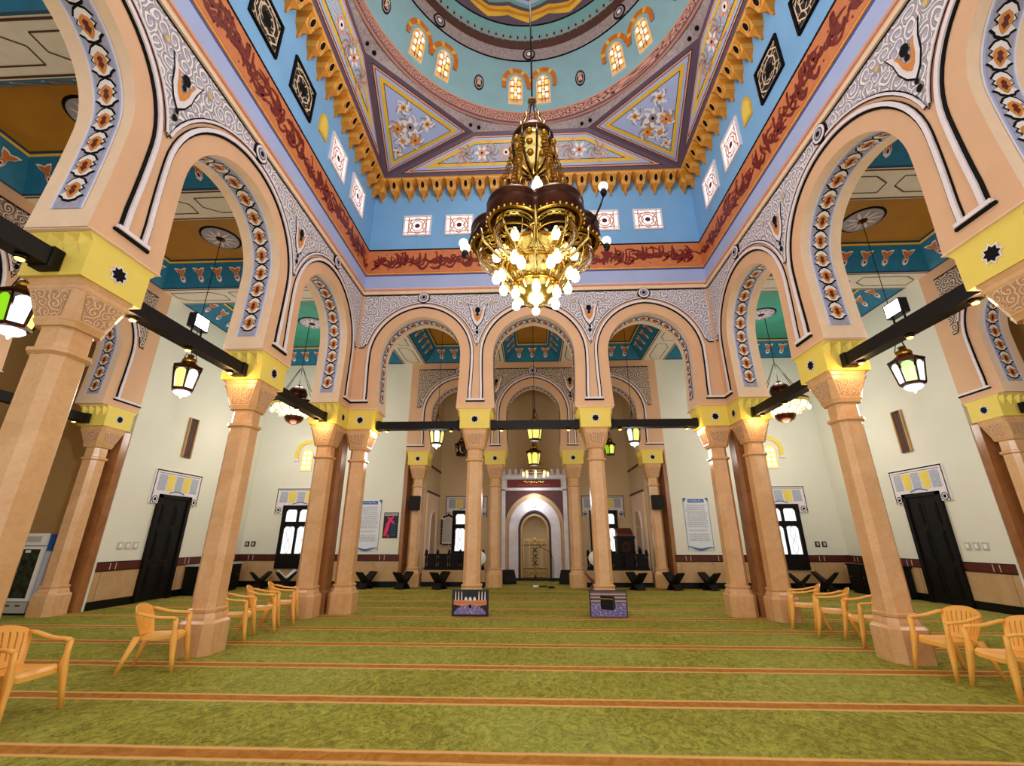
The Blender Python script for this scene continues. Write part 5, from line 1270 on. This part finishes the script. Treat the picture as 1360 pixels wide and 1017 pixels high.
# ---------------------------------------------------------------- moulded plastic armchairs
def make_chair(label, loc, rz):
    t = thing('plastic_chair', label, 'chair', loc, rz, 'yellow plastic armchairs'); C = M['chair']
    # local axes: +y is the front
    b = MB(); top, bot = [], []
    def so(x, y): return .43-.02*math.cos(y*5)*(1-x*x*3) + (.012 if abs(x) > .19 else 0)
    nx, ny = 9, 9; g = []
    for j in range(ny):
        y = -.2+.43*j/(ny-1); hw = .235-.045*(1-j/(ny-1)) - (.03 if j == ny-1 else 0); g.append([( -hw+2*hw*i/(nx-1), y, so(-hw+2*hw*i/(nx-1), y)-(.03 if j == ny-1 else 0)) for i in range(nx)])
    b.loft(g, C, False, True, False); b.loft([[(p[0]*.98, p[1]*.98, p[2]-.022) for p in r] for r in g], C, False, True, False)
    edge = [r[0] for r in g] + g[-1][1:] + [r[-1] for r in g[-2::-1]] + g[0][-2:0:-1]
    b.loft([[p for p in edge], [(p[0]*1.01, p[1]*1.01, p[2]-.045) for p in edge]], C, True, True, False); b.build('seat', t)
    # curved back with fan slats
    b = MB(); th = .012
    def bp(u, v):        # u -1..1 across, v 0..1 upward
        w = .215+.095*v-.10*max(0, v-.75)**1.2*2; a = u*1.1
        x = w*math.sin(a)/math.sin(1.1); y = -.2-.10*v-.035+.11*(1-math.cos(a))*1.1
        return Vector((x, y, .42+.40*v*(1-.20*u*u)))
    def patch(u0, u1, v0, v1, n=5, m=8):
        f = [[bp(u0+(u1-u0)*i/n, v0+(v1-v0)*j/m) for i in range(n+1)] for j in range(m+1)]
        b.loft([[tuple(p) for p in r] for r in f], C, False, True, False); b.loft([[(p.x, p.y-th, p.z) for p in r] for r in f], C, False, True, False)
        e = [r[0] for r in f] + f[-1][1:] + [r[-1] for r in f[-2::-1]] + f[0][-2:0:-1]
        b.loft([[tuple(p) for p in e], [(p.x, p.y-th, p.z) for p in e]], C, True, False, False)
    for k in range(7): c = -.6+.2*k; patch(c-.075, c+.075, .1, .86, 2, 8)
    patch(-1, 1, .84, 1.0, 14, 3); patch(-1, 1, .0, .14, 14, 2); patch(-1, -.72, .1, .88, 3, 6); patch(.72, 1, .1, .88, 3, 6)
    b.build('backrest', t)
    def strap(pts, w, th_, name):
        b = MB(); P = [Vector(p) for p in pts]; rings = []
        for i, p in enumerate(P):
            d = (P[min(i+1, len(P)-1)]-P[max(i-1, 0)]).normalized(); sx = Vector((1, 0, 0)); n = d.cross(sx).normalized(); s_ = n.cross(d).normalized()
            ww = (w[i] if isinstance(w, list) else w)/2; tt = th_/2
            rings.append([tuple(p+s_*ww*a+n*tt*c) for a, c in ((-1,-1),(-.6,-1.3),(.6,-1.3),(1,-1),(1,1),(.6,1.3),(-.6,1.3),(-1,1))])
        b.loft(rings, C, True, True); return b.build(name, t)
    for sg in (-1, 1):
        strap([(sg*.272,-.268,.728),(sg*.284,-.22,.718),(sg*.287,-.15,.70),(sg*.287,-.06,.675),(sg*.285,.05,.66),(sg*.284,.17,.655),(sg*.28,.225,.64)], [.035,.05,.055,.055,.06,.06,.05], .024, 'armrest')
        def leg(pts, w, name='leg'):
            b = MB(); R = []
            for (x, y, z), (a, c) in zip(pts, w): R.append([(sg*x+a*p, y+c*q, z) for p, q in ((-1,-.6),(-.6,-1),(.6,-1),(1,-.6),(1,.6),(.6,1),(-.6,1),(-1,.6))])
            b.loft(R, C, True, True); b.build(name, t)
        leg([(.302,.30,0),(.285,.262,.2),(.265,.23,.40),(.272,.225,.52),(.28,.215,.645)], [(.018,.022),(.024,.03),(.032,.042),(.02,.026),(.02,.03)])
        leg([(.262,-.345,0),(.238,-.285,.2),(.2,-.215,.43)], [(.018,.022),(.024,.032),(.034,.045)])
    return t
chA = make_chair('yellow plastic armchair cut off by the left edge, nearest of the left row', (-5.4, 5.02, 0), -PI/2)
def chair(loc, ang, label): return copy_thing(chA, loc+(0,), ang, label)
chair((-5.36, 6.86), -PI/2+.35, 'yellow plastic armchair standing alone in front of the first full column in the left row')
chair((-5.44, 8.62), -PI/2+.3, 'yellow plastic armchair just behind the column in the left row, half hidden by it')
chair((-5.42, 9.46), -PI/2+.38, 'middle yellow armchair of the three behind the left column')
chair((-5.44, 10.24), -PI/2+.35, 'farthest yellow armchair of the left row, beside the corner columns')
chair((5.42, 10.28), PI/2-.42, 'farthest yellow armchair of the right row, beside the corner columns')
chair((5.5, 9.53), PI/2-.45, 'second yellow armchair from the corner columns in the right row')
chair((5.62, 8.74), PI/2-.15, 'yellow armchair in the right row whose back is hidden behind the free-standing column')
chair((5.44, 6.98), PI/2+.05, 'yellow armchair just in front of the right free-standing column, overlapped by another chair')
chair((5.48, 6.2), PI/2-.05, 'yellow armchair cut off by the right edge, nearest of the right row')

# ---------------------------------------------------------------- light
def lamp(kind, name, loc, power, color=(1, 1, 1), size=.2, rot_=None, **k):
    l = bpy.data.lights.new(name, kind); l.energy = power; l.color = color
    if kind in ('POINT', 'SPOT'): l.shadow_soft_size = size
    for a, v in k.items(): setattr(l, a, v)
    o = bpy.data.objects.new(name, l); COL.objects.link(o); o.location = loc
    if rot_: o.rotation_euler = rot_
    return o
def aim(o, tgt): o.rotation_euler = (Vector(tgt)-o.location).to_track_quat('-Z', 'Y').to_euler()
WARM, COOL, NEUT = (1, .80, .56), (.86, .94, 1), (1, .95, .88)
lamp('POINT', 'chandelier_light', (0, YC, 4.6), 520, NEUT, .5)
lamp('POINT', 'chandelier_upper_light', (.0, YC-.6, 12.2), 900, NEUT, .8)  # added fill under the dome, has no fixture of its own
for sg in (-1, 1):
    lamp('POINT', 'corner_chandelier_light', (sg*8.4, 14.72, 5.0), 260, NEUT, .4)
    lamp('POINT', 'corner_chandelier_up_light', (sg*8.4, 14.72, 7.2), 120, NEUT, .4)
    o = lamp('SPOT', 'floodlight_beam', (sg*5.85, 6.14, 4.93), 620, COOL, .12, spot_size=1.9, spot_blend=.8); aim(o, (sg*11, 11.2, 3.6))
    lamp('POINT', 'aisle_lantern_light', (sg*8.4, 9.68, 4.5), 90, NEUT, .25)
    lamp('POINT', 'aisle_lantern_light', (sg*8.4, 6.06, 4.4), 90, NEUT, .25)
    lamp('POINT', 'back_lantern_light', (sg*3.3, 14.6, 4.2), 110, NEUT, .25)
    for y in (7.1, 5.0, 8.4, 10.5): lamp('POINT', 'beam_spot_light', (sg*5.37, y, 4.33), 22, (1, .62, .28), .06)
    lamp('POINT', 'beam_spot_light', (sg*4.1, 11.6, 4.33), 20, (1, .62, .28), .06)
lamp('POINT', 'mihrab_chandelier_light', (.0, 19.9, 3.3), 60, COOL, .3)
for a in range(8):
    pass
w = bpy.data.worlds.new('daylight'); sc.world = w; w.use_nodes = True
bg = w.node_tree.nodes['Background']; bg.inputs[0].default_value = (1, .98, .97, 1); bg.inputs[1].default_value = 2.2

# ---------------------------------------------------------------- camera
cd = bpy.data.cameras.new('camera'); cam = bpy.data.objects.new('camera', cd); COL.objects.link(cam)
cd.sensor_fit = 'HORIZONTAL'; cd.sensor_width = 36; cd.lens = 588.06/1360*36; cd.clip_start = .05; cd.clip_end = 200
cam.location = (-.1127, 0, 1.7); cam.rotation_euler = (math.radians(90+19.2565), 0, math.radians(2.4620))
sc.camera = cam
vs = sc.view_settings; sc.display_settings.display_device = 'sRGB'; vs.view_transform = 'Standard'; vs.look = 'None'; vs.gamma = 1; vs.use_curve_mapping = False
vs.exposure = -0.73
cy = sc.cycles
cy.use_denoising = True; cy.max_bounces = 8; cy.diffuse_bounces = 5; cy.glossy_bounces = 3; cy.transmission_bounces = 6; cy.sample_clamp_indirect = 4.0; cy.caustics_reflective = False; cy.caustics_refractive = False
